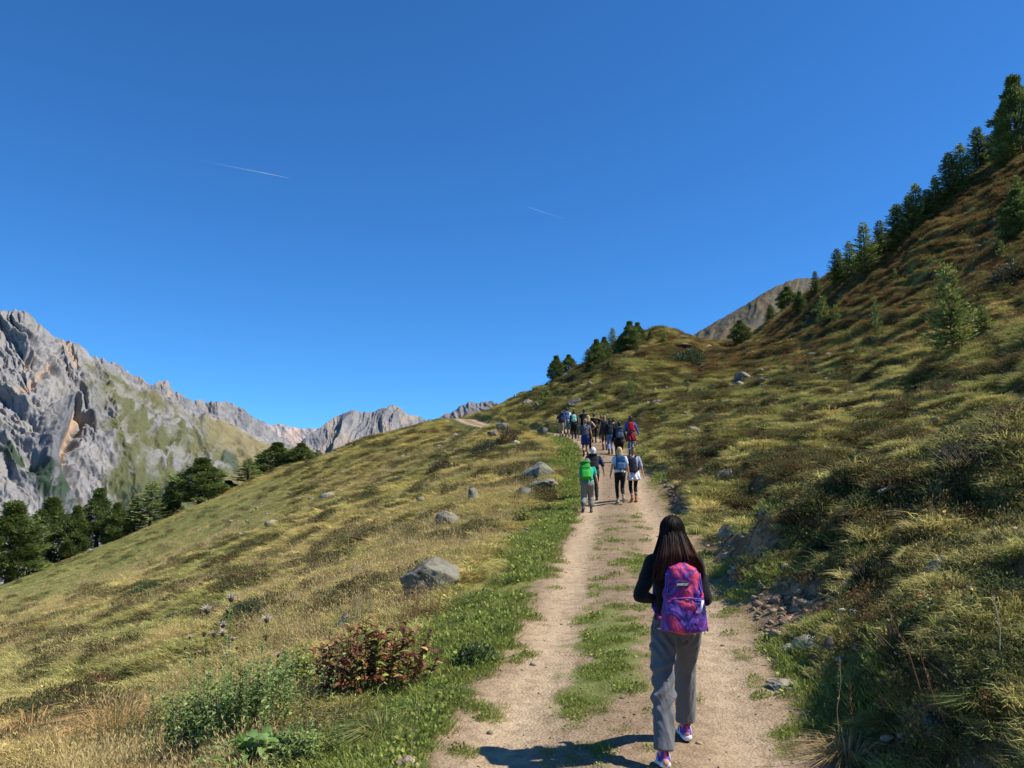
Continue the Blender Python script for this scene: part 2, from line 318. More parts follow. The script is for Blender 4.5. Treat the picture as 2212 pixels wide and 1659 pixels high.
# bump: strong and clotted in the grass, fine in the dirt
ma = n.new('ShaderNodeMath'); ma.operation = 'MULTIPLY_ADD'; l.new(nb.outputs['Fac'], ma.inputs[0]); ma.inputs[1].default_value = 1.0; l.new(nc.outputs['Fac'], ma.inputs[2])
bs = n.new('ShaderNodeMapRange'); l.new(sx.outputs[0], bs.inputs[0]); bs.inputs[3].default_value = 1.0; bs.inputs[4].default_value = 0.45
bp = n.new('ShaderNodeBump'); bp.inputs['Distance'].default_value = 0.06; l.new(bs.outputs[0], bp.inputs['Strength']); l.new(ma.outputs[0], bp.inputs['Height']); l.new(bp.outputs[0], b.inputs['Normal'])
mask = np.stack([dirt, mid, rough_d], -1).reshape(-1, 3)
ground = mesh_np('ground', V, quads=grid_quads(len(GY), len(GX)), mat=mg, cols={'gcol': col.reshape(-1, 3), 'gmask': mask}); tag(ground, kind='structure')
# ------------------------------------------------------------------ valley floor and mountains
def mat_attr(name, rough=0.95, bscale=0.02, bd=6, sc=0.03, lo=0.75, hi=1.2):
    m = bpy.data.materials.new(name); m.use_nodes = True; n, l = nt(m); b = n['Principled BSDF']; b.inputs['Roughness'].default_value = rough; b.inputs['Specular IOR Level'].default_value = 0.05
    a = n.new('ShaderNodeAttribute'); a.attribute_name = 'gcol'; tc = n.new('ShaderNodeTexCoord'); q = n.new('ShaderNodeTexNoise'); q.inputs['Scale'].default_value = sc; q.inputs['Detail'].default_value = 9; q.inputs['Roughness'].default_value = 0.65
    l.new(tc.outputs['Object'], q.inputs['Vector']); r = n.new('ShaderNodeMapRange'); r.inputs[1].default_value = 0.3; r.inputs[2].default_value = 0.7; r.inputs[3].default_value = lo; r.inputs[4].default_value = hi; l.new(q.outputs['Fac'], r.inputs[0])
    mx = n.new('ShaderNodeVectorMath'); mx.operation = 'SCALE'; l.new(a.outputs['Color'], mx.inputs[0]); l.new(r.outputs[0], mx.inputs['Scale']); l.new(mx.outputs[0], b.inputs['Base Color'])
    bp = n.new('ShaderNodeBump'); bp.inputs['Strength'].default_value = 0.8; bp.inputs['Distance'].default_value = bd; l.new(q.outputs['Fac'], bp.inputs['Height']); l.new(bp.outputs[0], b.inputs['Normal'])
    return m
mmount = mat_attr('mountain_rock')
vx = np.linspace(-16000, 16000, 90); vy = np.linspace(-6000, 16000, 70); VX, VY = np.meshgrid(vx, vy)
vz = -520 - 160 * fbm(VX / 2500, VY / 2500, 3, 3)
vcol = mixc(np.broadcast_to(np.array([0.05, 0.065, 0.03]), VX.shape + (3,)), (0.10, 0.11, 0.05), fbm(VX / 400, VY / 400, 3, 5))
tag(mesh_np('valley_ground', np.stack([VX, VY, vz], -1), quads=grid_quads(70, 90), mat=mmount, cols={'gcol': vcol.reshape(-1, 3)}), kind='structure')
ROCK = np.array([0.228, 0.217, 0.208]); ROCKD = np.array([0.145, 0.143, 0.147]); SCREE = np.array([0.245, 0.225, 0.20]); ORANGE = np.array([0.37, 0.255, 0.165]); MGRASS = np.array([0.098, 0.100, 0.046]); MDRY = np.array([0.19, 0.158, 0.082]); FOREST = np.array([0.030, 0.045, 0.028])
def polyd(u, v, pts):
    best = np.full(u.shape, 1e9); tt = np.zeros(u.shape); m = len(pts) - 1
    for i in range(m):
        ax, ay = pts[i]; bx, by = pts[i + 1]; dx, dy = bx - ax, by - ay; t = np.clip(((u - ax) * dx + (v - ay) * dy) / (dx * dx + dy * dy), 0, 1)
        e = (u - ax - t * dx) * dy - (v - ay - t * dy) * dx; d = np.hypot(u - ax - t * dx, v - ay - t * dy)
        k = d < np.abs(best); best = np.where(k, d * np.where(e > 0, 1, -1), best); tt = np.where(k, (i + t) / m, tt)
    return best, tt
def mountain(name, ridge, foot, ns, nt_, amp, wl_, fn, rn=0.0, seed=0, dirv=(0.6, 1.0)):
    """sheet of mountainside hung from a ridge line down to a foot line, both (u, v, depth)"""
    R = np.array([P(*r) for r in ridge]); Ft = np.array([P(*f) for f in foot])
    su = np.array([r[0] for r in ridge], float); U = np.linspace(su[0], su[-1], ns)
    Rr = np.stack([np.interp(U, su, R[:, k]) for k in range(3)], -1)
    fs = np.linspace(0, 1, len(foot)); Fr = np.stack([np.interp(np.linspace(0, 1, ns), fs, Ft[:, k]) for k in range(3)], -1)
    t = np.linspace(0, 1, nt_) ** 1.15; B = Rr[None] * (1 - t)[:, None, None] + Fr[None] * t[:, None, None]
    # image position of the undisplaced sheet, used as surface coordinates
    X = B[..., 0] / B[..., 1]; Z = B[..., 2] / B[..., 1]; Zc = (Z * CP - SP) / (CP + Z * SP); u = CU + F * X * (CP - Zc * SP); v = CV - Zc * F
    dd, aa = dirv; L = math.hypot(dd, aa); al = (u * dd + v * aa) / L; ac = (u * aa - v * dd) / L
    w = fbm(u / (wl_ * 2.2), v / (wl_ * 2.2), 3, seed + 7) - 0.5
    rib = fbm(ac / wl_ + w * 2.2, al / (wl_ * 4.0), 6, seed, 0.50, True) - 0.62
    rough = fbm(u / (wl_ * 0.35), v / (wl_ * 0.5), 5, seed + 3, 0.6, True) - 0.6
    dz, colr = fn(u, v, t[:, None] + 0 * u, rib, rough)
    top = sstep(0.0, 0.05, t)[:, None] * 0.75 + 0.25
    du = np.gradient(B, axis=1); dv = np.gradient(B, axis=0); Nn = np.cross(dv, du); Nn /= np.linalg.norm(Nn, axis=-1, keepdims=True) + 1e-9
    Nn *= np.sign((Nn * -B).sum(-1, keepdims=True))
    disp = (rib * amp + rough * amp * 0.20 + dz) * top * (1 - 0.65 * sstep(0.35, 0.9, t))[:, None]
    B2 = B + Nn * disp[..., None]
    rr = (fbm(U / 9.0, U * 0 + seed, 5, seed + 9, 0.6, True) - 0.55) * rn
    B2[..., 2] += rr[None] * (1 - sstep(0, 0.12, t))[:, None]
    # back side falling away behind the ridge
    back = B2[0] + np.array([0, 1, 0]) * (np.abs(R[:, 1]).mean() * 0.12) - np.array([0, 0, 1]) * (np.abs(R[:, 1]).mean() * 0.09)
    B3 = np.concatenate([back[None], B2], 0); cc = np.concatenate([colr[:1], colr], 0)
    o = mesh_np(name, B3, quads=grid_quads(nt_ + 1, ns), mat=mmount, cols={'gcol': cc.reshape(-1, 3)}); tag(o, kind='structure'); return o
def f_front(u, v, t, rib, rough):
    n1 = fbm(u / 60, v / 40, 4, 301); n2 = fbm(u / 14, v / 18, 4, 311)
    c = mixc(np.broadcast_to(ROCK, u.shape + (3,)), SCREE, sstep(0.45, 0.6, n1)); st = fbm((u * 0.80 - v * 0.60) / 7, (u * 0.60 + v * 0.80) / 70, 4, 331); c = mixc(c, ROCKD, sstep(0.50, 0.62, st) * 0.5); c = mixc(c, SCREE * 1.1, sstep(0.58, 0.68, fbm((u * 0.80 - v * 0.60) / 16, (u * 0.60 + v * 0.80) / 120, 3, 341)) * 0.4)
    dz = np.zeros(u.shape)
    # green meadows of the right-hand half, in patches
    line = 165 + (v - 800) * 0.18
    gr = sstep(0, 50, u - line + 60 * (n1 - 0.5) * 2) * sstep(0.02, 0.09, t + 0.06 * (n1 - 0.5))
    g = mixc(np.broadcast_to(MGRASS, u.shape + (3,)), MDRY, sstep(0.2, 1.0, (u - 330) / 200 + (940 - v) / 300 + (n1 - 0.5)))
    c = mixc(c, g, gr * (1 - 0.45 * sstep(0.62, 0.70, n2 * 0.75 + n1 * 0.25)))
    # rocky bands in the meadow
    d, _ = polyd(u, v, [(290, 880), (330, 915), (370, 900), (420, 930)]); bnd = np.exp(-(d / 22) ** 2) * sstep(0.4, 0.55, n2); c = mixc(c, ROCK * 0.9, bnd)
    d, _ = polyd(u, v, [(350, 985), (410, 1040), (470, 1010)]); bnd = np.exp(-(d / 40) ** 2) * sstep(0.45, 0.55, n2); c = mixc(c, ROCK, bnd * 0.9); dz += 12 * bnd
    # scree fans
    for pts, wd, cc in (([(150, 765), (200, 800), (270, 850), (360, 900)], 9, SCREE), ([(235, 850), (262, 900), (285, 950)], 9, SCREE), ([(60, 775), (100, 800), (60, 835), (35, 850)], 11, ORANGE), ([(135, 740), (165, 775)], 10, ORANGE)):
        d, q = polyd(u + 14 * (n2 - 0.5) * 2, v, pts); mm = np.exp(-(d / wd) ** 4) * sstep(0.35, 0.5, n2 + 0.05); c = mixc(c, cc, mm * 0.6); dz -= 8 * mm
    # deep gully, orange bed and a raised wall, its shade painted into the colour
    G = [(150, 840), (172, 880), (158, 920), (140, 965), (135, 1010), (150, 1040), (172, 1075), (190, 1110)]
    d, q = polyd(u + 10 * (n2 - 0.5), v, G); c = mixc(c, ROCKD * 0.8, 0.5 * np.exp(-((-d - 26) / 20) ** 2) * sstep(0.2, 0.4, q))
    dz -= 55 * np.exp(-(d / 17) ** 2) * sstep(0.0, 0.15, q); dz += 60 * np.exp(-((d - np.where(d.mean() > -1e9, 26, 0)) / 16) ** 2) * 0 
    wall = np.exp(-((d * -1 - 30) / 26) ** 2) * sstep(0.1, 0.3, q) * sstep(120, 150, u + 60)
    dz += 55 * wall
    c = mixc(c, ROCKD * 0.9, np.clip(wall * 1.3, 0, 1) * 0.9)
    c = mixc(c, ORANGE, np.exp(-((d + 1 + 6 * (n1 - 0.5)) / 6.5) ** 4) * (0.55 + 0.45 * sstep(0.35, 0.6, n2)) * sstep(0.02, 0.1, q))
    # forest patches at the lower left and along the bottom
    d, q = polyd(u, v, [(15, 975), (60, 1010), (110, 1060), (150, 1085)]); fo = np.exp(-(d / (14 + 14 * q)) ** 4) * sstep(0.3, 0.42, n2); c = mixc(c, FOREST * 1.4, fo)
    fo2 = sstep(1000, 1080, v - (u - 300) * -0.05 + 60 * (n1 - 0.5)) * sstep(200, 300, u) * sstep(0.42, 0.55, n2); c = mixc(c, FOREST * 1.3, fo2 * 0.8)
    d, q = polyd(u, v, [(480, 990), (540, 1010), (580, 1050)]); c = mixc(c, FOREST * 1.3, np.exp(-(d / 20) ** 4) * sstep(0.35, 0.5, n2) * 0.8)
    smooth = 1 - 0.72 * gr * (1 - sstep(1000, 1060, v))
    return dz * 1.0 - (1 - smooth) * rib * 46 - (1 - smooth) * rough * 18, c
def f_rock(base, dark, g=None, glim=0.5, gmix=0.8):
    def f(u, v, t, rib, rough):
        n1 = fbm(u / 40, v / 30, 4, 401); n2 = fbm(u / 10, v / 14, 4, 411)
        c = mixc(np.broadcast_to(np.array(base), u.shape + (3,)), dark, sstep(0.42, 0.62, n2)); c = mixc(c, np.array(base) * np.array([1.4, 1.15, 0.95]), sstep(0.58, 0.68, n1) * 0.6)
        if g is not None: c = mixc(c, g, sstep(glim - 0.2, glim + 0.2, t + (n1 - 0.5) * 0.7) * gmix)
        return np.zeros(u.shape), c
    return f
mountain('mountain', [(-420, 640, 2300), (-300, 690, 2400), (-120, 700, 2500), (0, 676, 2600), (15, 672, 2600), (40, 671, 2600), (60, 680, 2600), (80, 697, 2600), (110, 722, 2600), (130, 736, 2600), (165, 742, 2600), (185, 755, 2600), (200, 768, 2600), (225, 776, 2600), (250, 797, 2650), (280, 822, 2700), (340, 852, 2750), (400, 880, 2800), (460, 903, 2900), (520, 927, 3000), (580, 950, 3100), (640, 972, 3200), (700, 992, 3300), (780, 1020, 3400)],
         [(-700, 1500, 900), (-350, 1420, 1050), (-50, 1380, 1200), (200, 1330, 1350), (420, 1280, 1500), (600, 1200, 1800), (760, 1130, 2400), (850, 1080, 3200)], 700, 480, 80, 26, f_front, 20, 1, (0.75, 1.0))
mountain('mountain', [(120, 770, 4300), (180, 765, 4300), (220, 780, 4400), (250, 785, 4400), (268, 798, 4400), (300, 812, 4500), (330, 833, 4500), (345, 822, 4600), (360, 826, 4600), (375, 845, 4700), (400, 858, 4700), (420, 868, 4800), (440, 866, 4900), (470, 872, 4900), (490, 868, 5000), (510, 880, 5000), (530, 888, 5000), (548, 905, 5100), (570, 910, 5200), (590, 935, 5300), (620, 955, 5400), (680, 985, 5500)],
         [(160, 1150, 3600), (420, 1120, 3800), (700, 1090, 4600)], 420, 160, 80, 30, f_rock(ROCK * 0.92, ROCKD * 1.05, MGRASS * 1.1, 0.45, 0.8), 45, 33)
mountain('mountain', [(500, 925, 9500), (545, 915, 9500), (590, 918, 9500), (600, 915, 9500), (625, 922, 9500), (650, 926, 9500), (690, 926, 9500), (760, 940, 9500)], [(480, 1080, 8000), (800, 1080, 8000)], 200, 80, 70, 30, f_rock((0.34, 0.29, 0.27), ROCKD * 1.2, MGRASS, 0.7, 0.5), 15, 55)
mountain('mountain', [(600, 1010, 6600), (640, 972, 6700), (660, 950, 6700), (690, 925, 6800), (710, 908, 6900), (728, 897, 7000), (745, 891, 7000), (760, 888, 7000), (780, 891, 7000), (808, 890, 7000), (820, 884, 7000), (835, 882, 7000), (850, 875, 7000), (862, 880, 7000), (880, 893, 7000), (905, 898, 7100), (930, 914, 7100), (980, 945, 7100)],
         [(560, 1120, 4800), (700, 1110, 5000), (900, 1080, 5400), (1020, 1040, 5800)], 420, 220, 120, 45, f_rock(ROCK * 0.95, ROCKD * 1.1, MGRASS * 1.1, 0.62, 0.75), 22, 77, (-0.3, 1.0))
mountain('mountain', [(860, 960, 7800), (900, 930, 7900), (940, 906, 8000), (975, 890, 8000), (1000, 873, 8000), (1015, 868, 8000), (1030, 872, 8000), (1050, 867, 8000), (1080, 871, 8000), (1098, 862, 8000), (1112, 853, 8000), (1130, 858, 8000), (1180, 885, 8000), (1260, 900, 8000)],
         [(840, 1060, 6500), (1250, 1060, 6500)], 320, 120, 90, 32, f_rock(ROCKD * 1.25, ROCKD * 0.9, None), 40, 99)
mountain('mountain', [(1380, 850, 1000), (1440, 768, 1000), (1500, 722, 1000), (1530, 703, 1000), (1560, 688, 1000), (1600, 664, 1000), (1640, 640, 1000), (1670, 622, 1000), (1700, 608, 1000), (1730, 601, 1000), (1790, 603, 1000), (1860, 600, 1000), (1980, 640, 1000), (2100, 720, 1000)],
         [(1340, 930, 560), (1600, 860, 600), (2100, 900, 640)], 300, 160, 9, 38, f_rock((0.125, 0.105, 0.068), (0.092, 0.083, 0.064), None), 3, 123, (-0.5, 1.0))
# ------------------------------------------------------------------ people
def V3(*a): return np.array(a, float)
def prim_loft(rings, n=20, M=None):
    """rings: (centre, rx, ry[, axis_x, axis_y]) closed tube with caps"""
    V = []; Fq = []; Ft = []
    for r in rings:
        c, rx, ry = np.array(r[0], float), r[1], r[2]; ax = np.array(r[3]) if len(r) > 3 else V3(1, 0, 0); ay = np.array(r[4]) if len(r) > 3 else V3(0, 1, 0)
        for k in range(n):
            t = 2 * math.pi * k / n; V.append(c + ax * rx * math.cos(t) + ay * ry * math.sin(t))
    m = len(rings)
    for j in range(m - 1):
        for k in range(n):
            Fq.append((j * n + k, j * n + (k + 1) % n, (j + 1) * n + (k + 1) % n, (j + 1) * n + k))
    V.append(np.array(rings[0][0], float)); V.append(np.array(rings[-1][0], float))
    for k in range(n): Ft.append((m * n, (k + 1) % n, k)); Ft.append((m * n + 1, (m - 1) * n + k, (m - 1) * n + (k + 1) % n))
    return np.array(V), Fq, Ft
def frame(d):
    d = d / (np.linalg.norm(d) + 1e-9); a = V3(1, 0, 0) if abs(d[0]) < 0.8 else V3(0, 1, 0); x = np.cross(a, d); x = np.cross(d, x); x /= np.linalg.norm(x); return x, np.cross(d, x), d
def cap(a, b, ra, rb, n=14, flat=1.0):
    a = np.array(a, float); b = np.array(b, float); x, y, d = frame(b - a); R = []
    for q in (-0.98, -0.8, -0.45, 0): R.append((a + d * ra * q, ra * math.sqrt(1 - q * q) if q else ra, (ra * math.sqrt(1 - q * q) if q else ra) * flat, x, y))
    for q in (0, 0.45, 0.8, 0.98): R.append((b + d * rb * q, rb * math.sqrt(1 - q * q), rb * math.sqrt(1 - q * q) * flat, x, y))
    return prim_loft(R, n)
def ell(c, rx, ry, rz, M=None, n=16):
    R = []
    for q in np.linspace(-0.99, 0.99, 9):
        q = math.sin(q * math.pi / 2); s = math.sqrt(max(1e-4, 1 - q * q)); R.append((V3(0, 0, rz * q), rx * s, ry * s))
    V, a, b = prim_loft(R, n)
    if M is not None: V = V @ np.array(M).T
    return V + np.array(c), a, b
def xf(p, M4):
    V, a, b = p; M4 = np.array(M4); return V @ M4[:3, :3].T + M4[:3, 3], a, b
def raw(name, prims, mat, parent=None, smooth=True):
    Vs, Q, T = [], [], []; k = 0
    for V, q, t in prims:
        Vs.append(V)
        if len(q): Q.append(np.array(q) + k)
        if len(t): T.append(np.array(t) + k)
        k += len(V)
    o = mesh_np(name, np.concatenate(Vs), quads=np.concatenate(Q) if Q else None, tris=np.concatenate(T) if T else None, mat=mat, smooth=smooth)
    if parent: o.parent = parent
    return o
def blob(name, prims, voxel, mat, parent=None, sm=4, fold=None):
    o = raw('tmp', prims, None); bm = bmesh.new(); bm.from_mesh(o.data); bmesh.ops.recalc_face_normals(bm, faces=bm.faces); bm.to_mesh(o.data); bm.free()
    r = o.modifiers.new('r', 'REMESH'); r.mode = 'VOXEL'; r.voxel_size = voxel; s = o.modifiers.new('s', 'SMOOTH'); s.iterations = sm; s.factor = 0.5
    dg = bpy.context.evaluated_depsgraph_get(); me = bpy.data.meshes.new_from_object(o.evaluated_get(dg)); old = o.data; bpy.data.objects.remove(o); bpy.data.meshes.remove(old)
    me.materials.clear(); me.materials.append(mat)
    if fold:
        n = len(me.vertices); co = np.empty(n * 3, np.float32); me.vertices.foreach_get('co', co); co = co.reshape(-1, 3); no = np.empty(n * 3, np.float32); me.vertices.foreach_get('normal', no); no = no.reshape(-1, 3)
        co = co + no * fold(co)[:, None]; me.vertices.foreach_set('co', co.astype(np.float32).ravel()); me.update()
    me.polygons.foreach_set('use_smooth', np.ones(len(me.polygons), bool)); me.name = name
    q = bpy.data.objects.new(name, me); C.objects.link(q)
    if parent: q.parent = parent
    return q
def ik(a, b, l1, l2, pole):
    a = np.array(a, float); b = np.array(b, float); d = b - a; L = np.linalg.norm(d)
    if L > (l1 + l2) * 0.998: b = a + d / L * (l1 + l2) * 0.998; d = b - a; L = np.linalg.norm(d)
    d = d / L; x = (l1 * l1 - l2 * l2 + L * L) / (2 * L); h = math.sqrt(max(0, l1 * l1 - x * x)); p = np.array(pole, float); p = p - d * (p @ d); p /= np.linalg.norm(p)
    return a + d * x + p * h, b
def rotx(p, c, a):
    p = np.array(p, float) - c; ca, sa = math.cos(a), math.sin(a); return V3(p[0], p[1] * ca + p[2] * sa, -p[1] * sa + p[2] * ca) + c      # positive: lean forward (+Y)
def cloth(name, col, rough=0.9, bump=0.25, var=0.15, scale=14): return mat_simple(name, col, rough, 0.15, var, scale, bump, 120, sheen=0.0)
SKIN = mat_simple('skin', (0.50, 0.27, 0.17), 0.55, 0.35, 0.08, 12, 0.05, 200)
SKIN_T = mat_simple('tanned_skin', (0.36, 0.18, 0.11), 0.55, 0.35, 0.08, 12, 0.05, 200)
STRAP = cloth('black_webbing', (0.02, 0.02, 0.022))
def hand_prims(w, d, side, k=1.0, curl=0.55):
    """palm and five bent fingers from the wrist w, hanging along d"""
    d = np.array(d, float); d /= np.linalg.norm(d); sx = V3(0, 1, 0); x = sx - d * (sx @ d); x /= np.linalg.norm(x); nrm = np.cross(d, x) * side   # x: thumb side (forward), nrm: back of the hand
    out = [cap(w, w + d * 0.035 * k, 0.024 * k, 0.027 * k)]; pal = w + d * 0.055 * k
    for j, q in enumerate((0.028, 0.010, -0.009, -0.026)):
        L = (0.034, 0.040, 0.037, 0.029)[j] * k; a = w + d * 0.04 * k + x * q * 0.7 * k; b = w + d * 0.088 * k + x * q * k
        out.append(cap(a, b, 0.013 * k, 0.0105 * k)); c_ = b + (d * math.cos(curl) - nrm * math.sin(curl)) * L; e = c_ + (d * math.cos(curl * 2.1) - nrm * math.sin(curl * 2.1)) * L * 0.8
        out += [cap(b, c_, 0.0095 * k, 0.0085 * k), cap(c_, e, 0.0085 * k, 0.007 * k)]
    a = w + d * 0.02 * k + x * 0.018 * k; b = a + (x * 0.75 + d * 0.6 - nrm * 0.35) * 0.042 * k; out += [cap(a, b, 0.014 * k, 0.0115 * k), cap(b, b + (d * 0.85 + x * 0.25 - nrm * 0.4) * 0.033 * k, 0.011 * k, 0.0085 * k)]
    return out
def make_person(loc, H, head_dir, label, top, bottom, shoe, hair, skin=SKIN, feet=((-0.10, -0.28, 0.0), (0.10, 0.28, 0.0)), hands=((-0.27, -0.10, 0.80), (0.27, 0.10, 0.80)), lean=0.12, wide=1.0,
                tilt=0.0, sleeve='short', leg='long', legw=1.0, hair_style='short', waist=None, waist_low=0.62, poles=((-0.4, -1, 0), (0.4, -1, 0)), voxel=0.012, sock=None, top_low=0.93, build=1.0, group='hikers walking up the dirt track'):
    """faces +Y in its own frame; feet: (x, y, lift); all lengths for 1.70 m, scaled by H"""
    k = 1.0; root = empty('person', loc, head_dir); root.scale = (H / 1.70,) * 3; tag(root, label, 'person', group)
    PV = V3(0, 0, 0.90); up = lambda p: rotx(p, PV, lean)
    B = []; TOP = []; BOT = []; SH = []; legs = []
    for i, (fx, fy, fz) in enumerate(feet):
        sd = (-1, 1)[i]; hip = V3(sd * 0.088, 0, 0.87); back = fy < -0.05
        heel = 0.10 + (0.07 if back else 0.0) + fz; ank = V3(fx, fy - (0.02 if back else 0.06), heel); kn, ank = ik(hip, ank, 0.425, 0.42, (0, 1, 0))
        toe = V3(fx * 1.12, ank[1] + (0.13 if back else 0.17), 0.035 + fz) ; hl = ank + V3(0, -0.055, -0.055)
        legs.append((hip, kn, ank, toe, hl))
        B += [cap(hip, kn, 0.078 * build, 0.052), cap(kn, lerp(kn, ank, 0.35), 0.053, 0.055), cap(lerp(kn, ank, 0.3) + V3(0, -0.01, 0), ank, 0.052, 0.034), cap(ank, toe, 0.038, 0.03), cap(ank, hl, 0.036, 0.032)]
        SH += [cap(ank + V3(0, 0, 0.0), hl, 0.046, 0.046), cap(hl + V3(0, 0.03, 0.0), toe + V3(0, -0.02, 0.008), 0.046, 0.043), cap(toe + V3(0, -0.05, 0.0), toe + V3(0, 0.03, 0), 0.046, 0.034), cap(ank, ank + V3(0, 0, 0.04 + (0.06 if sock == 'boot' else 0)), 0.044, 0.046)]
        o = 0.010 * legw
        if leg == 'leggings': BOT += [cap(hip, kn, (0.086) * build, 0.058), cap(kn, lerp(kn, ank, 0.35), 0.058, 0.059), cap(lerp(kn, ank, 0.3) + V3(0, -0.01, 0), lerp(kn, ank, 0.86), 0.057, 0.041)]
        elif leg == 'long': BOT += [cap(hip, kn, 0.092 * build * legw, 0.070 * legw), cap(kn, lerp(kn, ank, 0.88), 0.070 * legw, 0.060 * legw)]
        elif leg == 'shorts': BOT += [cap(hip, lerp(hip, kn, 0.62), 0.094 * build * legw, 0.088 * legw)]
        elif leg == 'knee': BOT += [cap(hip, lerp(hip, kn, 1.0), 0.095 * build * legw, 0.080 * legw)]
        elif leg == 'rolled': BOT += [cap(hip, kn, 0.100 * build * legw, 0.085 * legw), cap(kn, lerp(kn, ank, 0.55), 0.085 * legw, 0.074 * legw), cap(lerp(kn, ank, 0.52), lerp(kn, ank, 0.60), 0.084 * legw, 0.084 * legw)]
    tor = [(0.84, .150, .105), (0.90, .165, .118), (0.98, .150, .105), (1.06, .130, .095), (1.16, .138, .102), (1.28, .162, .112), (1.37, .172, .100), (1.42, .125, .075), (1.455, .06, .055)]
    c = V3(0, 0, 0)
    B.append(prim_loft([(up((0, 0, z)), rx * wide * 0.97, ry * build * 0.97) for z, rx, ry in tor]))
    TOP.append(prim_loft([(up((0, 0, z)), (rx * wide + 0.012), (ry * build + 0.014)) for z, rx, ry in [(top_low, .158, .112)] + [q for q in tor if q[0] > top_low + 0.02][:-1]]))
    BOT.append(prim_loft([(up((0, 0, z)), rx * wide + 0.008, ry * build + 0.010) for z, rx, ry in [(0.80, .13, .10), (0.86, .160, .118), (0.91, .166, .122), (0.98, .150, .106), (1.02, .140, .1)]]))
    hd = up((0, 0.015, 1.585)); nk = up((0, -0.01, 1.42)); hd = hd + V3(0, 0, 0)
    B += [cap(nk, hd + V3(0, -0.005, -0.05), 0.055, 0.05), ell(hd + V3(0, 0, 0.02), 0.076, 0.095, 0.105), ell(hd + V3(0, 0.03, -0.055), 0.055, 0.062, 0.06), ell(hd + V3(0, 0.10, -0.015), 0.013, 0.018, 0.022), ell(hd + V3(0, 0.095, -0.05), 0.022, 0.012, 0.010),
          ell(hd + V3(-0.078, 0, 0), 0.010, 0.02, 0.03), ell(hd + V3(0.078, 0, 0), 0.010, 0.02, 0.03)]
    for i, hnd in enumerate(hands):
        sd = (-1, 1)[i]; sh = up((sd * 0.168 * wide, 0, 1.375)); el, wr = ik(sh, up(hnd) if len(hnd) == 3 else V3(*hnd[:3]), 0.275, 0.245, poles[i])
        B += [cap(sh, el, 0.050, 0.038), cap(el, lerp(el, wr, 0.3), 0.039, 0.038), cap(lerp(el, wr, 0.3), wr, 0.037, 0.025)] + hand_prims(wr, wr - el, sd)
        if sleeve == 'short': TOP += [cap(sh, lerp(sh, el, 0.55), 0.064, 0.060)]
        elif sleeve == 'none': TOP += [ell(sh + V3(-sd * 0.03, 0, 0), 0.04, 0.06, 0.06)]
        elif sleeve == 'elbow': TOP += [cap(sh, lerp(sh, el, 0.95), 0.066, 0.060)]
        else: TOP += [cap(sh, el, 0.062, 0.050), cap(el, lerp(el, wr, 0.93), 0.050, 0.036)]
    fold = lambda co: 0.006 * (fbm(co[:, 0] * 9 + co[:, 1] * 7, co[:, 2] * 13, 2, 5) - 0.5) * 2
    blob('body', B, voxel, skin, root, 3)
    blob('shirt', TOP, voxel, top, root, 3, fold); blob('shorts' if leg in ('shorts', 'knee') else ('leggings' if leg == 'leggings' else 'trousers'), BOT, voxel, bottom, root, 3, fold)
    for i in (0, 1): n_ = 4; blob('shoe', SH[i * n_:(i + 1) * n_], voxel, shoe, root, 2)
    hp = [ell(hd + V3(0, -0.012, 0.035), 0.088, 0.103, 0.103)]
    if hair_style == 'long': hp += [cap(hd + V3(0, -0.06, 0.0), hd + V3(0, -0.085, -0.22), 0.085, 0.06, flat=0.6), cap(hd + V3(-0.06, -0.04, 0), hd + V3(-0.07, -0.06, -0.16), 0.04, 0.03), cap(hd + V3(0.06, -0.04, 0), hd + V3(0.07, -0.06, -0.16), 0.04, 0.03)]
    elif hair_style == 'pony': hp += [cap(hd + V3(0, -0.10, 0.06), hd + V3(0, -0.15, 0.02), 0.03, 0.04), cap(hd + V3(0, -0.15, 0.02), hd + V3(0.01, -0.13, -0.17), 0.042, 0.02)]
    elif hair_style == 'bun': hp += [ell(hd + V3(0, -0.08, 0.13), 0.045, 0.045, 0.04), cap(hd + V3(0, -0.06, -0.02), hd + V3(0, -0.07, -0.07), 0.06, 0.04)]
    elif hair_style == 'shaggy': hp += [ell(hd + V3(0, -0.02, 0.02), 0.10, 0.11, 0.11), cap(hd + V3(0, -0.06, 0), hd + V3(0, -0.07, -0.06), 0.07, 0.06)]
    hp += [ell(hd + V3(0, -0.045, -0.02), 0.076, 0.062, 0.075)]
    blob('hair', hp, 0.011, hair, root, 2, lambda co: 0.010 * (fbm(co[:, 0] * 60, co[:, 2] * 20, 3, 5) - 0.5) * 2)
    if waist is not None:
        R = []; 
        for z, e in ((0.98, 0.014), (0.93, 0.030), (0.84, 0.045), (0.72, 0.060), (waist_low, 0.070)): R.append((V3(0, -0.015 - (0.98 - z) * 0.12, z), 0.150 + e, 0.105 + e))
        o = blob('waist_cloth', [prim_loft(R, 24)], 0.012, waist, root, 2, lambda co: 0.022 * np.sin(np.arctan2(co[:, 1], co[:, 0]) * 9 + 2 * np.sin(co[:, 2] * 9)) * sstep(0.95, 0.7, co[:, 2]))
    root['_'] = 0; del root['_']
    return root, (lean, PV, root)
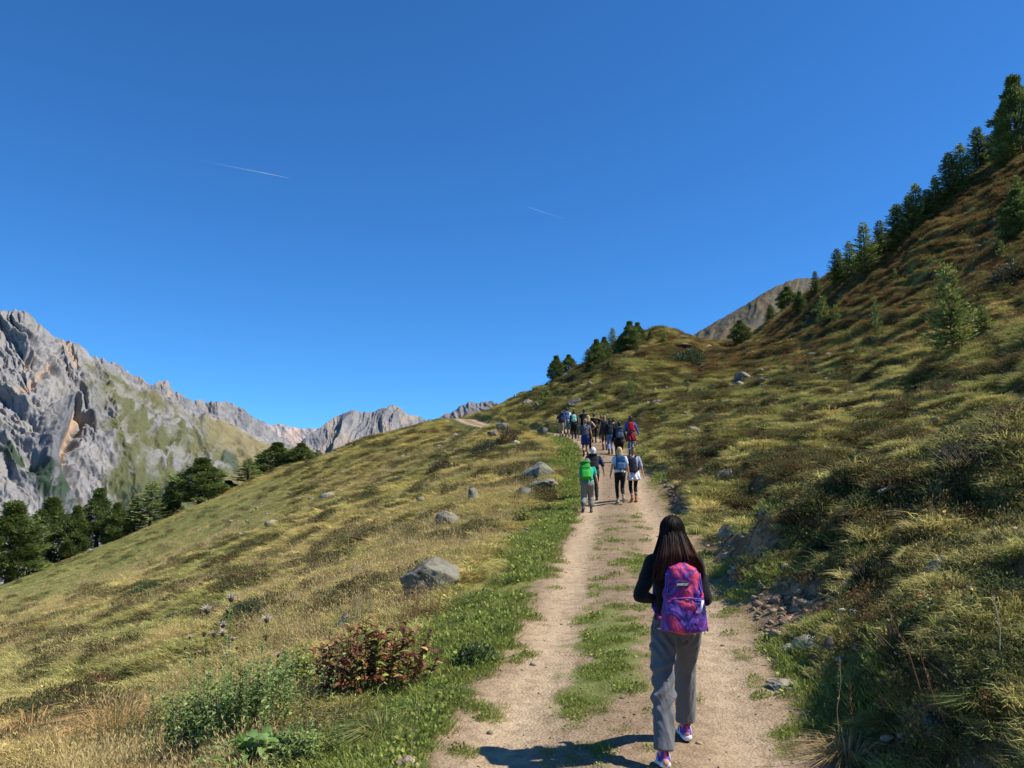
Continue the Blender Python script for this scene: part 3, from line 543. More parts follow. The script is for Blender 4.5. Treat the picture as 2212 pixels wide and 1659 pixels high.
def rbox(w, h, d, tw=0.8, td=0.7, c=(0, 0, 0), n=28, p=3.2, z0=0.12):
    """soft pack shape: superellipse sections, standing from z=0 to h, narrowing to the top"""
    R = []
    for q in np.linspace(0, 1, 15):
        s = min(1, (1 - (1 - min(1, q / z0)) ** 2.5) ** 0.5 if q < z0 else 1) * (1 if q < 0.80 else max(0.02, (1 - ((q - 0.80) / 0.2) ** 2.4)) ** 0.5)
        R.append((V3(0, 0, q * h), max(0.004, w / 2 * lerp(1, tw, q) * s), max(0.004, d / 2 * lerp(1, td, q) * s)))
    V, a, b = prim_loft(R, n); m = len(R)
    for j in range(m):
        for k in range(n):
            t = 2 * math.pi * k / n; ct, st = math.cos(t), math.sin(t); r = (abs(ct) ** p + abs(st) ** p) ** (-1 / p); V[j * n + k] = V3(R[j][1] * ct * r, R[j][2] * st * r, R[j][0][2])
    return V + np.array(c), a, b
def strip(pts, w, th=0.006, ax=(1, 0, 0)):
    pts = [np.array(p, float) for p in pts]; R = []
    for i, p in enumerate(pts):
        d = pts[min(i + 1, len(pts) - 1)] - pts[max(i - 1, 0)]; d /= np.linalg.norm(d); x = np.array(ax, float); x = x - d * (x @ d); x /= np.linalg.norm(x); R.append((p, w / 2, th / 2, x, np.cross(d, x)))
    return prim_loft(R, 8)
def make_pack(person, label, col, w=0.30, h=0.44, d=0.17, z=0.98, accent=None, flap=False, pocket=True, side=0.0, voxel=0.012, roll=0.0, mouth=None):
    root, (lean, PV, _) = person; s = root.scale[0]
    e = empty('backpack', root.location, root.rotation_euler.z); e.scale = root.scale; tag(e, label, 'backpack', 'backpacks worn by the hikers')
    M = np.eye(4); ca, sa = math.cos(lean), math.sin(lean); M[:3, :3] = [[1, 0, 0], [0, ca, sa], [0, -sa, ca]]; M[:3, 3] = PV - M[:3, :3] @ PV
    if roll: R = np.eye(4); cr_, sr_ = math.cos(roll), math.sin(roll); R[:3, :3] = [[cr_, 0, sr_], [0, 1, 0], [-sr_, 0, cr_]]; c0 = V3(0, 0, 1.2); R[:3, 3] = c0 - R[:3, :3] @ c0; M = M @ R
    y0 = -0.115 - d / 2; m = cloth('pack_fabric', col, 0.75, 0.3, 0.15, 10); m2 = cloth('pack_trim', accent or tuple(c * 0.45 for c in col), 0.75, 0.3)
    blob('pack_body', [xf(rbox(w, h, d, c=(side, y0, z)), M)], voxel, m, e, 2, lambda co: 0.007 * (fbm(co[:, 0] * 14, co[:, 2] * 14, 3, 8) - 0.5) * 2)
    if pocket: blob('front_pocket', [xf(rbox(w * 0.78, h * 0.46, d * 0.55, 0.92, 0.8, c=(side, y0 - d * 0.36, z + 0.02)), M)], voxel, m2 if accent else m, e, 2)
    if flap: blob('top_flap', [xf(ell((side, y0 - 0.01, z + h * 0.93), w * 0.46, d * 0.55, 0.055), M)], voxel, m, e, 2)
    for q in (-1, 1):
        raw('strap', [xf(strip([(q * 0.08 + side, -0.12, z + h * 0.88), (q * 0.09, -0.11, 1.405), (q * 0.095, -0.03, 1.462), (q * 0.10, 0.06, 1.435), (q * 0.11, 0.118, 1.34), (q * 0.12, 0.135, 1.22), (q * 0.15, 0.10, 1.10), (q * 0.165, 0.0, 1.03), (q * w * 0.42 + side, -0.13, z + 0.05)], 0.055, 0.014), M)], STRAP, e)
    raw('compression_strap', [xf(strip([(side - w * 0.40, y0 - d * 0.30, z + h * 0.60), (side - w * 0.2, y0 - d * 0.50, z + h * 0.60), (side + w * 0.2, y0 - d * 0.50, z + h * 0.60), (side + w * 0.40, y0 - d * 0.30, z + h * 0.60)], 0.018, 0.006, (0, 0, 1)), M)], STRAP, e)
    raw('haul_loop', [xf(strip([(side - 0.03, -0.13, z + h * 0.93), (side - 0.02, -0.13, z + h * 1.02), (side + 0.02, -0.13, z + h * 1.02), (side + 0.03, -0.13, z + h * 0.93)], 0.02, 0.006, (0, 1, 0)), M)], STRAP, e)
    return e
def foot_at(u, v, D=None):
    if D is None: p = hit(u, v)
    else: a, b = ray(u, v); p = V3(a * D, D, float(hgt(a * D, D)))
    return p
def height_for(p, vtop): return ray(CU, vtop)[1] * p[1] - p[2]
HR = dict(black=mat_simple('black_hair', (0.012, 0.009, 0.008), 0.35, 0.5, 0.3, 40), brown=mat_simple('brown_hair', (0.045, 0.022, 0.012), 0.45, 0.4, 0.3, 40), blonde=mat_simple('blonde_hair', (0.52, 0.34, 0.14), 0.5, 0.4, 0.25, 40, 0.3, 90), grey=mat_simple('grey_hair', (0.16, 0.14, 0.13), 0.6, 0.3, 0.35, 40, 0.3, 90), white=mat_simple('white_hair', (0.62, 0.60, 0.57), 0.6, 0.3, 0.15, 40, 0.3, 90), ginger=mat_simple('reddish_hair', (0.20, 0.07, 0.025), 0.45, 0.4, 0.3, 40), sandy=mat_simple('light_brown_hair', (0.26, 0.15, 0.08), 0.5, 0.4, 0.3, 40))
K = cloth('black_cloth', (0.013, 0.013, 0.015)); DK = cloth('charcoal_cloth', (0.035, 0.036, 0.04)); NAVY = cloth('navy_cloth', (0.018, 0.03, 0.075)); WHITE = cloth('white_cloth', (0.62, 0.64, 0.70)); JEANS = cloth('blue_jeans', (0.09, 0.17, 0.38))
LILAC = cloth('lilac_grey_cloth', (0.30, 0.31, 0.43)); KHAKI = cloth('khaki_cloth', (0.33, 0.27, 0.16)); GREYT = cloth('grey_trouser_cloth', (0.19, 0.185, 0.165)); TEAL = cloth('teal_cloth', (0.03, 0.42, 0.30)); TEALS = cloth('faded_teal_cloth', (0.06, 0.16, 0.20))
BROWNC = cloth('brown_cloth', (0.075, 0.04, 0.03)); MAROON = cloth('maroon_cloth', (0.20, 0.015, 0.03)); BLUEC = cloth('royal_blue_cloth', (0.05, 0.09, 0.35)); GREYTEE = cloth('slate_grey_cloth', (0.09, 0.10, 0.13)); YEL = cloth('mustard_cloth', (0.45, 0.25, 0.07)); DNAVY = cloth('deep_blue_shorts', (0.02, 0.035, 0.17)); ROSE = cloth('light_cloth', (0.5, 0.42, 0.38))
BOOT = cloth('dark_boot_leather', (0.03, 0.022, 0.018), 0.6); BOOTG = cloth('grey_boot', (0.07, 0.075, 0.09), 0.7); TANB = cloth('tan_boot', (0.28, 0.11, 0.05), 0.7); SNK = cloth('beige_trainer', (0.30, 0.24, 0.19), 0.7)
A = lambda a, b: ((-0.10, -a, 0.0), (0.10, b, 0.0))
def zz(u, v, k=0.8640): return (1370 + u / 5.53) * k, (1000 + v / 5.53) * k       # helper for reading positions in a close-up of the photograph
def hiker(fu, fv, hv, label, D=None, **kw):
    p = foot_at(*zz(fu, fv), D=D); H = height_for(p, zz(0, hv)[1]); return make_person(p, H / 0.995, kw.pop('rz', 0.0), label, kw.pop('top'), kw.pop('bottom'), kw.pop('shoe'), kw.pop('hair'), **kw)
Lr, Rr_ = (-0.27, -0.06, 0.80), (0.27, -0.06, 0.80)
# --- the four nearest
pm = hiker(555, 1560, 790, 'grey-haired man in a teal T-shirt leaning forward under a big green rucksack', top=TEAL, bottom=GREYT, shoe=BOOTG, hair=HR['grey'], lean=0.34, leg='rolled', legw=1.12, build=1.1, wide=1.15, sock='boot', hair_style='shaggy',
           feet=((-0.15, -0.20, 0.0), (0.10, 0.16, 0.0)), hands=((-0.20, 0.25, 0.95), (0.33, 0.18, 0.86)), rz=-0.06)
make_pack(pm, 'large bright green rucksack on the grey-haired man in grey trousers', (0.03, 0.30, 0.04), w=0.37, h=0.60, d=0.27, z=0.90, accent=(0.05, 0.38, 0.05), flap=True, side=-0.07, roll=-0.06)
pp = hiker(640, 1480, 655, 'white-haired man in a navy jacket just ahead of the green rucksack', D=25.6, top=NAVY, bottom=DK, shoe=BOOT, hair=HR['white'], sleeve='elbow', build=1.1, wide=1.12, lean=0.15, feet=A(0.16, 0.22), hands=((-0.3, 0.1, 0.86), (0.34, 0.14, 0.92)), hair_style='shaggy')
make_pack(pp, 'dark rucksack of the white-haired man, half hidden behind the green one', (0.018, 0.018, 0.022), w=0.34, h=0.48, d=0.2, z=0.97, side=-0.04, flap=True)
pw = hiker(1005, 1440, 660, 'blonde woman in a white T-shirt and black leggings with a blue backpack', top=WHITE, bottom=K, shoe=SNK, hair=HR['blonde'], skin=SKIN, leg='leggings', hair_style='long', lean=0.04, feet=((-0.07, 0.14, 0.0), (0.06, -0.22, 0.03)), hands=((-0.33, -0.04, 0.72), (0.30, 0.10, 0.80)), build=1.05)
make_pack(pw, 'mid blue backpack on the blonde woman in the white T-shirt', (0.025, 0.085, 0.20), w=0.33, h=0.46, d=0.17, z=0.99, accent=(0.06, 0.14, 0.27))
pl = hiker(1190, 1415, 665, 'fair-haired woman in a lilac T-shirt with a white shirt tied at her waist', top=LILAC, bottom=K, shoe=TANB, hair=HR['sandy'], leg='leggings', hair_style='bun', lean=0.04, waist=WHITE, waist_low=0.70, feet=((-0.08, -0.14, 0.0), (0.08, 0.14, 0)), hands=((-0.26, 0.02, 0.82), (0.35, 0.02, 0.72)), sleeve='elbow')
make_pack(pl, 'dark grey drawstring backpack on the woman in the lilac T-shirt', (0.035, 0.037, 0.05), w=0.28, h=0.50, d=0.14, z=0.90, pocket=False, side=-0.04, roll=-0.1, accent=(0.2, 0.2, 0.22))
# --- the middle group
pq = hiker(520, 790, 265, 'man in deep blue shorts and a slate T-shirt with bare legs', top=GREYTEE, bottom=DNAVY, shoe=BOOT, hair=HR['sandy'], skin=SKIN_T, leg='shorts', legw=1.15, wide=1.05, lean=0.03, feet=((-0.09, -0.15, 0), (0.10, 0.14, 0)), hands=((-0.36, 0.0, 0.72), (0.32, -0.03, 0.76)), sock='boot')
make_pack(pq, 'flat slate grey bag on the man in deep blue shorts', (0.10, 0.11, 0.15), w=0.25, h=0.42, d=0.09, z=0.95, pocket=False, roll=-0.08)
hiker(560, 700, 215, 'blonde person with one hand on the hip behind the man in blue shorts', D=38.5, top=DK, bottom=K, shoe=BOOT, hair=HR['blonde'], sleeve='none', hair_style='long', hands=((-0.25, 0.05, 0.85), (0.17, 0.05, 1.02)), poles=((-0.4, -1, 0), (1, -0.6, 0)), lean=0.04, feet=A(0.12, 0.15))
pc = hiker(500, 500, 130, 'tall dark-haired man in black with bare neck behind the blue shorts man', D=47, top=K, bottom=K, shoe=BOOT, hair=HR['black'], wide=1.12, lean=0.08, feet=A(0.15, 0.2), skin=SKIN)
make_pack(pc, 'black backpack on the tall dark-haired man in black', (0.014, 0.014, 0.016), w=0.31, h=0.46, z=0.98)
hiker(640, 575, 185, 'dark-clothed person with an elbow stuck out to the right', D=43.5, top=K, bottom=K, shoe=BOOT, hair=HR['brown'], sleeve='short', hair_style='pony', hands=((-0.25, 0.05, 0.85), (0.20, 0.12, 1.18)), poles=((-0.4, -1, 0), (1.2, -0.3, 0)), lean=0.08, leg='leggings', feet=A(0.12, 0.16))
hiker(745, 575, 215, 'slim person with reddish hair and black leggings in the middle of the group', D=43.5, top=K, bottom=K, shoe=SNK, hair=HR['ginger'], sleeve='long', hair_style='pony', lean=0.08, leg='leggings', feet=A(0.14, 0.12))
pv = hiker(785, 695, 220, 'light brown-haired woman in a black vest and brown trousers', top=DK, bottom=BROWNC, shoe=BOOT, hair=HR['sandy'], sleeve='none', hair_style='long', leg='long', legw=0.86, lean=0.04, hands=((-0.29, 0.0, 0.78), (0.27, -0.02, 0.78)), feet=((-0.07, -0.05, 0), (0.10, 0.15, 0)))
make_pack(pv, 'thin black backpack on the woman in brown trousers', (0.02, 0.02, 0.024), w=0.25, h=0.40, d=0.11, z=1.0)
pj = hiker(862, 745, 265, 'dark-haired hiker in bright blue jeans with a black backpack', top=K, bottom=JEANS, shoe=BOOT, hair=HR['black'], hair_style='long', leg='long', legw=0.9, lean=0.06, sleeve='long', feet=((-0.07, -0.05, 0), (0.10, 0.12, 0)), sock='boot')
make_pack(pj, 'black backpack on the hiker in bright blue jeans', (0.022, 0.026, 0.028), w=0.27, h=0.44, d=0.16, z=0.93)
pn = hiker(990, 745, 300, 'hiker all in black walking left of the red backpack', D=33.5, top=K, bottom=K, shoe=BOOT, hair=HR['black'], hair_style='short', leg='long', build=1.08, lean=0.1, feet=A(0.14, 0.16), hands=((-0.3, 0.02, 0.80), (0.34, -0.02, 0.78)), sleeve='long')
make_pack(pn, 'slate blue backpack on the hiker all in black', (0.04, 0.065, 0.115), w=0.33, h=0.46, d=0.19, z=0.98, accent=(0.07, 0.10, 0.15), flap=True)
pr = hiker(1150, 765, 225, 'long-haired woman in a royal blue top with a maroon jacket round her waist', top=BLUEC, bottom=JEANS, shoe=BOOT, hair=HR['black'], hair_style='long', leg='long', legw=0.88, lean=0.05, sleeve='long', waist=MAROON, waist_low=0.64, hands=((-0.30, 0.03, 0.75), (0.42, -0.08, 0.70)), feet=((-0.07, -0.1, 0), (0.09, 0.14, 0)))
make_pack(pr, 'small red backpack on the woman with the maroon jacket at her waist', (0.48, 0.012, 0.016), w=0.28, h=0.42, d=0.15, z=1.0, accent=(0.30, 0.01, 0.012))
hiker(905, 600, 262, 'dark-clothed hiker almost hidden between the blue jeans and the slate blue backpack', D=41.5, top=K, bottom=K, shoe=BOOT, hair=HR['black'], hair_style='short', lean=0.08, feet=A(0.12, 0.16))
# --- the farthest
pk = hiker(185, 525, 155, 'man in khaki shorts with a large navy rucksack, leftmost of all', top=DK, bottom=KHAKI, shoe=BOOT, hair=HR['brown'], leg='knee', legw=1.1, lean=0.10, feet=((-0.06, 0.12, 0), (0.08, -0.12, 0)), hands=((-0.40, -0.08, 0.80), (0.28, 0.1, 0.85)), wide=1.08)
make_pack(pk, 'large navy rucksack on the man in khaki shorts', (0.022, 0.032, 0.085), w=0.38, h=0.56, d=0.26, z=0.96, flap=True, side=0.06)
pt = hiker(265, 470, 105, 'man in a white T-shirt and faded teal shorts taking a long step', D=52, top=WHITE, bottom=TEALS, shoe=BOOT, hair=HR['brown'], leg='knee', legw=1.05, lean=0.1, feet=((-0.08, -0.2, 0), (0.12, 0.22, 0.0)), hands=((-0.28, 0.05, 0.8), (0.3, 0.1, 0.8)))
make_pack(pt, 'light blue backpack on the man in the white T-shirt', (0.07, 0.15, 0.27), w=0.30, h=0.48, d=0.18, z=0.97)
ph = hiker(360, 490, 150, 'dark-dressed woman in wide black trousers carrying a mint green backpack', D=49, top=NAVY, bottom=K, shoe=BOOT, hair=HR['brown'], hair_style='bun', leg='long', legw=1.15, lean=0.06, feet=A(0.14, 0.14), sleeve='long')
make_pack(ph, 'pale mint green backpack on the woman in wide black trousers', (0.34, 0.62, 0.50), w=0.30, h=0.44, d=0.17, z=1.0, accent=(0.20, 0.48, 0.38))
# ------------------------------------------------------------------ the young woman in front
gp = V3(*[float(q) for q in P(1456, 1200, 5.36)]); gp[2] = float(hgt(gp[0], gp[1])); GH = height_for(gp, 1117)
groot = empty('person', gp, -0.02); tag(groot, 'dark-haired girl in a black jumper and grey cropped trousers, nearest on the track', 'person', 'hikers walking up the dirt track')
gs = GH / 1.70; groot.scale = (gs,) * 3
def gl(p):       # world -> girl frame
    q = (np.array(p) - gp) / gs; return q
gtrim = mat_simple('black_knit', (0.010, 0.010, 0.012), 0.95, 0.1, 0.3, 60, 0.5, 400, sheen=0.1)
gpan = mat_simple('grey_marl_jersey', (0.122, 0.124, 0.128), 0.95, 0.1, 0.16, 260, 0.25, 500, sheen=0.15)
cu = lambda u, v, D: gl(P(u, v, D))
B = []; J = []; PN = []; SHO = []
hips = (V3(-0.095, 0, 0.88), V3(0.095, 0, 0.88))
lf = cu(1436, 1630, 5.05); rf = cu(1475, 1575, 5.72)
gl_z = lambda p: float((hgt(*((np.array(p[:2]) * gs + gp[:2]))) - gp[2]) / gs)
lf[2] = gl_z(lf); rf[2] = gl_z(rf)
ankL = V3(lf[0], lf[1] - 0.02, lf[2] + 0.115); ankR = V3(rf[0], rf[1] - 0.07, rf[2] + 0.105)
legs = []
for hp_, ak, back in ((hips[0], ankL, True), (hips[1], ankR, False)):
    kn, ak = ik(hp_, ak, 0.43, 0.425, (0.0, 1, 0)); legs.append((hp_, kn, ak))
    B += [cap(hp_, kn, 0.080, 0.052), cap(kn, lerp(kn, ak, 0.35), 0.052, 0.054), cap(lerp(kn, ak, 0.3), ak, 0.050, 0.034), cap(ak, ak + V3(0, 0.10, -0.06), 0.034, 0.028), cap(ak, ak + V3(0, -0.045, -0.05), 0.034, 0.030)]
tor = [(0.84, .155, .112), (0.90, .172, .125), (0.98, .152, .108), (1.06, .128, .092), (1.16, .132, .096), (1.28, .152, .105), (1.37, .158, .092), (1.42, .112, .07), (1.455, .055, .05)]
up = lambda p: rotx(p, V3(0, 0, 0.9), 0.05)
B.append(prim_loft([(up((0, 0, z)), rx * 0.96, ry * 0.96) for z, rx, ry in tor], 28))
J.append(prim_loft([(up((0, 0, z)), rx + 0.012, ry + 0.014) for z, rx, ry in [(0.945, .158, .118)] + tor[2:-1]], 28))
hd = up((0.0, 0.02, 1.575)); nk = up((0, -0.01, 1.42))
B += [cap(nk, hd + V3(0, -0.01, -0.05), 0.05, 0.046), ell(hd + V3(0, -0.005, 0.02), 0.075, 0.092, 0.100), ell(hd + V3(0, 0.032, -0.055), 0.052, 0.058, 0.058), cap(hd + V3(0, 0.088, 0.02), hd + V3(0, 0.105, -0.015), 0.008, 0.013), ell(hd + V3(0, 0.090, -0.052), 0.022, 0.010, 0.009),
      ell(hd + V3(-0.076, 0, 0), 0.009, 0.018, 0.028), ell(hd + V3(0.076, 0, 0), 0.009, 0.018, 0.028)]
for sd, eu, ev in ((-1, 1381, 1292), (1, 1527, 1300)):
    sh = up((sd * 0.158, 0, 1.365)); el = cu(eu, ev, 5.36 - 0.10); el = sh + (el - sh) / np.linalg.norm(el - sh) * 0.29; wr = up((sd * 0.055, 0.24, 1.06)); wr = el + (wr - el) / np.linalg.norm(wr - el) * 0.235
    B += [cap(sh, el, 0.046, 0.036), cap(el, lerp(el, wr, 0.3), 0.037, 0.036), cap(lerp(el, wr, 0.3), wr, 0.034, 0.023)] + hand_prims(wr, wr - el, sd, 0.95, 0.8)
    J += [cap(sh, el, 0.062, 0.052), cap(el, lerp(el, wr, 0.96), 0.052, 0.038)]
blob('body', B, 0.007, SKIN, groot, 3)
blob('jumper', J, 0.008, gtrim, groot, 4, lambda co: 0.008 * (fbm(co[:, 0] * 8 + co[:, 1] * 9, co[:, 2] * 14, 3, 15) - 0.5) * 2)
# wide cropped trousers
PN.append(prim_loft([(up((0, 0, z)), rx, ry) for z, rx, ry in [(0.81, .135, .115), (0.86, .176, .140), (0.91, .182, .142), (0.97, .166, .124), (1.03, .145, .108)]], 28))
for sd, (hp_, kn, ak) in zip((-1, 1), legs):
    hem = lerp(kn, ak, 0.90); x = V3(1, 0, 0); y = V3(0, 1, 0)
    back = sd < 0
    pts = [(hp_ + V3(sd * 0.0, -0.012, 0.02), .094, .116), (lerp(hp_, kn, 0.25) + V3(0, -0.008, 0), .092, .102), (lerp(hp_, kn, 0.6), .084, .090), (kn + V3(0, -0.012, 0), .077, .083), (lerp(kn, ak, 0.35) + V3(0, -0.012, 0), .074, .080), (lerp(kn, ak, 0.7) + V3(0, -0.01, 0), .072, .077), (hem + V3(0, -0.008, 0), .072, .077), (hem + V3(0, -0.008, -0.012), .070, .075)]
    PN.append(prim_loft(pts, 24))
def pfold(co):
    x, y, z = co[:, 0], co[:, 1], co[:, 2]; w = fbm(x * 3, z * 2.2, 2, 41)
    a = 0.012 * np.exp(-((z - 0.66 - 0.35 * (x + 0.1)) / 0.02) ** 2) * sstep(0.0, -0.06, x) - 0.010 * np.exp(-((z - 0.62 - 0.35 * (x + 0.1)) / 0.022) ** 2) * sstep(0.0, -0.06, x)
    f = 0.022 * (fbm(x * 11 + w * 3 + y * 5, z * 3.4, 3, 44, 0.5, True) - 0.6) * sstep(0.86, 0.74, z)
    dg = 0.010 * np.sin((z * 1.6 + x * 2.4 * np.sign(-x)) * 38 + w * 7) * np.exp(-((z - 0.79) / 0.07) ** 2) * sstep(0, -0.03, y)
    kn = 0.012 * np.sin((z - 0.9 * x) * 62 + w * 9) * np.exp(-((z - 0.46) / 0.10) ** 2) * sstep(0.02, -0.03, y)
    return a + f + dg * 1.1 + kn * 1.3 - 0.014 * np.exp(-(x / 0.012) ** 2) * sstep(0.92, 0.86, z) * sstep(0.7, 0.8, z) * sstep(0, -0.03, y)
blob('trousers', PN, 0.0065, gpan, groot, 4, pfold)
# trainers: purple uppers, white soles, coral collars and laces
PUR = mat_simple('purple_mesh', (0.14, 0.07, 0.42), 0.7, 0.2, 0.35, 30, 0.5, 300); WSOLE = mat_simple('white_foam', (0.72, 0.72, 0.74), 0.6, 0.3, 0.05, 10); COR = mat_simple('coral_mesh', (0.85, 0.10, 0.08), 0.7, 0.2, 0.15, 30); DSOLE = mat_simple('dark_rubber', (0.03, 0.025, 0.05), 0.7, 0.2)
for ak, gz, pitch in ((ankL, lf[2], 0.16), (ankR, rf[2], 0.0)):
    base = V3(ak[0], ak[1], 0); 
    def sp(x, y, z, base=base, gz=gz, pitch=pitch, piv=0.12):
        ca, sa = math.cos(-pitch), math.sin(-pitch); yy = y - piv; return V3(base[0] + x, base[1] + piv + yy * ca - z * sa, gz + yy * sa + z * ca + 0.004)
    sole = [prim_loft([(sp(0, y, z), w, 0.02, V3(1, 0, 0), V3(0, 1, 0)) for y, z, w in ()] or [(sp(0, -0.075, 0.022), 0.012, 0.012, V3(1, 0, 0), V3(0, 0, 1)), (sp(0, -0.068, 0.024), 0.034, 0.022, V3(1, 0, 0), V3(0, 0, 1)), (sp(0, -0.03, 0.024), 0.043, 0.024, V3(1, 0, 0), V3(0, 0, 1)), (sp(0, 0.05, 0.021), 0.040, 0.020, V3(1, 0, 0), V3(0, 0, 1)), (sp(0, 0.13, 0.018), 0.050, 0.018, V3(1, 0, 0), V3(0, 0, 1)), (sp(0, 0.18, 0.018), 0.042, 0.017, V3(1, 0, 0), V3(0, 0, 1)), (sp(0, 0.212, 0.02), 0.014, 0.012, V3(1, 0, 0), V3(0, 0, 1))], 20)]
    s = blob('shoe', [cap(sp(0, -0.035, 0.055), sp(0, 0.06, 0.055), 0.037, 0.038), cap(sp(0, -0.03, 0.085), sp(0, 0.03, 0.085), 0.031, 0.034), cap(sp(0, 0.05, 0.055), sp(0, 0.155, 0.04), 0.040, 0.034), cap(sp(0, -0.038, 0.10), sp(0, -0.034, 0.05), 0.020, 0.026)], 0.006, PUR, groot, 2)
    blob('sole', sole, 0.006, WSOLE, s, 2)
    raw('heel_tab', [strip([sp(0, -0.060, 0.062), sp(0, -0.066, 0.085), sp(0, -0.060, 0.118)], 0.018, 0.010)], COR, s)
    blob('collar', [prim_loft([(sp(0.033 * math.cos(t), 0.0 + 0.040 * math.sin(t), 0.112 + 0.008 * math.sin(t)), 0.008, 0.008, V3(math.cos(t), math.sin(t), 0), V3(0, 0, 1)) for t in np.linspace(0, 2 * math.pi, 20)], 8)], 0.004, COR, s, 1)
    [raw('stripe', [strip([sp(q * 0.046, 0.0, 0.045), sp(q * 0.043, 0.03, 0.075), sp(q * 0.036, 0.055, 0.09)], 0.014, 0.006, (0, 1, 0))], WSOLE, s) for q in (-1, 1)]
    raw('outsole', [strip([sp(0, -0.05, -0.0), sp(0, 0.03, -0.0), sp(0, 0.12, -0.0), sp(0, 0.19, 0.0)], 0.072, 0.006)], DSOLE, s)
    raw('laces', [strip([sp(-0.022, 0.05 + 0.02 * j, 0.093 - 0.008 * j), sp(0, 0.052 + 0.02 * j, 0.100 - 0.008 * j), sp(0.022, 0.05 + 0.02 * j, 0.093 - 0.008 * j)], 0.006, 0.004, (0, 1, 0)) for j in range(4)], COR, s)
raw('eye', [ell(hd + V3(q * 0.030, 0.082, 0.015), 0.011, 0.008, 0.008) for q in (-1, 1)], mat_simple('eye_white', (0.6, 0.6, 0.6), 0.2), groot)
# long straight hair: a cap with many fine locks
HM = bpy.data.materials.new('glossy_dark_hair'); HM.use_nodes = True; n, l = nt(HM); b = n['Principled BSDF']; b.inputs['Roughness'].default_value = 0.6; b.inputs['Specular IOR Level'].default_value = 0.12
a_ = n.new('ShaderNodeAttribute'); a_.attribute_name = 'gcol'; l.new(a_.outputs['Color'], b.inputs['Base Color'])
HV, HQ, HC = [], [], []
hc = hd + V3(0, -0.01, 0.03); nst = 5200; rg = np.random.default_rng(5)
for i in range(nst):
    az = rg.uniform(-math.pi, math.pi); el0 = math.acos(rg.uniform(0.0, 1.0)) if i % 3 else rg.uniform(0, 1.4)
    if math.sin(az) > 0.35 and el0 > 0.9: continue
    lay = rg.uniform(-0.006, 0.012); p0 = V3(math.cos(az) * math.sin(el0), math.sin(az) * math.sin(el0), math.cos(el0))
    rad = V3(0.083 + lay, 0.100 + lay, 0.103 + lay); drop = rg.uniform(0.225, 0.335) + 0.02 * math.cos(az * 2); sidef = abs(math.cos(az))
    pts = []; e = el0; th = az
    while e < 1.72: pts.append(hc + V3(math.cos(th) * math.sin(e), math.sin(th) * math.sin(e), math.cos(e)) * rad); e += 0.16
    lastp = hc + V3(math.cos(th) * math.sin(1.72), math.sin(th) * math.sin(1.72), math.cos(1.72)) * rad
    fx = math.cos(th); fy = min(math.sin(th), 0.15)
    lk = 0.5 + 0.5 * math.sin(th * 23 + 1.7 * math.sin(th * 7)); L = drop
    wv = rg.uniform(-1, 1); ns_ = 11
    for j in range(1, ns_ + 1):
        q = j / ns_; z = lastp[2] - L * q
        wx_ = (0.084 + 0.066 * q * (0.7 + 0.6 * lk)) + lay; wy_ = 0.100 + 0.030 * q + lay
        x = hc[0] + fx * wx_ + 0.006 * wv * q + 0.010 * math.sin(th * 11) * q + 0.018 * q * q * fx; y = hc[1] + fy * wy_ - 0.010 * q - 0.035 * sstep(0.45, 0.9, q) * (1 - abs(fx)) - 0.02 * q * abs(fx)
        if math.sin(th) < -0.12: y = lerp(y, min(y, -0.172), min(1, q / 0.75) ** 0.8) - 0.01 * wv * q
        pts.append(V3(x, y, z))
    pts = np.array(pts); k0 = len(HV); w = rg.uniform(0.0015, 0.0032); out = np.array([math.cos(th), math.sin(th), 0]); tw = rg.normal(0, 0.55); tn = (np.array([-math.sin(th), math.cos(th), 0]) * math.cos(tw) + out * math.sin(tw)) * w; gap = rg.uniform() < 0.06
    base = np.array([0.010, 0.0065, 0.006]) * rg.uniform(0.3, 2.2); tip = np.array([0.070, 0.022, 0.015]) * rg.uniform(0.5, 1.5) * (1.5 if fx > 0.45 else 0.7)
    for j, p in enumerate(pts):
        q = j / (len(pts) - 1); ww = 1 if q < 0.85 else (1 - q) / 0.15 * 0.8 + 0.2; HV.append(p - tn * ww + out * 0.001); HV.append(p + tn * ww); c_ = lerp(base, tip, sstep(0.35, 0.95, q)); HC.append(c_); HC.append(c_)
    for j in range(len(pts) - 1): a0 = k0 + 2 * j; HQ.append((a0, a0 + 1, a0 + 3, a0 + 2))
hair = mesh_np('hair', np.array(HV), quads=np.array(HQ), mat=HM, cols={'gcol': np.array(HC)}); hair.parent = groot
blob('hair_cap', [ell(hc + V3(0, -0.002, -0.003), 0.076, 0.092, 0.096), cap(hc + V3(0, -0.04, -0.05), hc + V3(0, -0.065, -0.22), 0.065, 0.08, flat=0.4)], 0.008, gtrim, hair, 2)
# her backpack: marbled purple, magenta and coral
be = empty('backpack', gp, -0.02); be.scale = groot.scale; tag(be, 'purple and coral marbled backpack with a black name patch on the nearest girl', 'backpack', 'backpacks worn by the hikers')
BM = bpy.data.materials.new('marbled_fabric'); BM.use_nodes = True; n, l = nt(BM); b = n['Principled BSDF']; b.inputs['Roughness'].default_value = 0.6; b.inputs['Specular IOR Level'].default_value = 0.3
tc = n.new('ShaderNodeTexCoord'); mp = n.new('ShaderNodeMapping'); mp.inputs['Rotation'].default_value = (0, 0.6, 0); mp.inputs['Scale'].default_value = (1.0, 0.6, 0.62); l.new(tc.outputs['Object'], mp.inputs[0])
q1 = n.new('ShaderNodeTexNoise'); q1.inputs['Scale'].default_value = 5.5; q1.inputs['Detail'].default_value = 3; q1.inputs['Distortion'].default_value = 1.1; l.new(mp.outputs[0], q1.inputs[0])
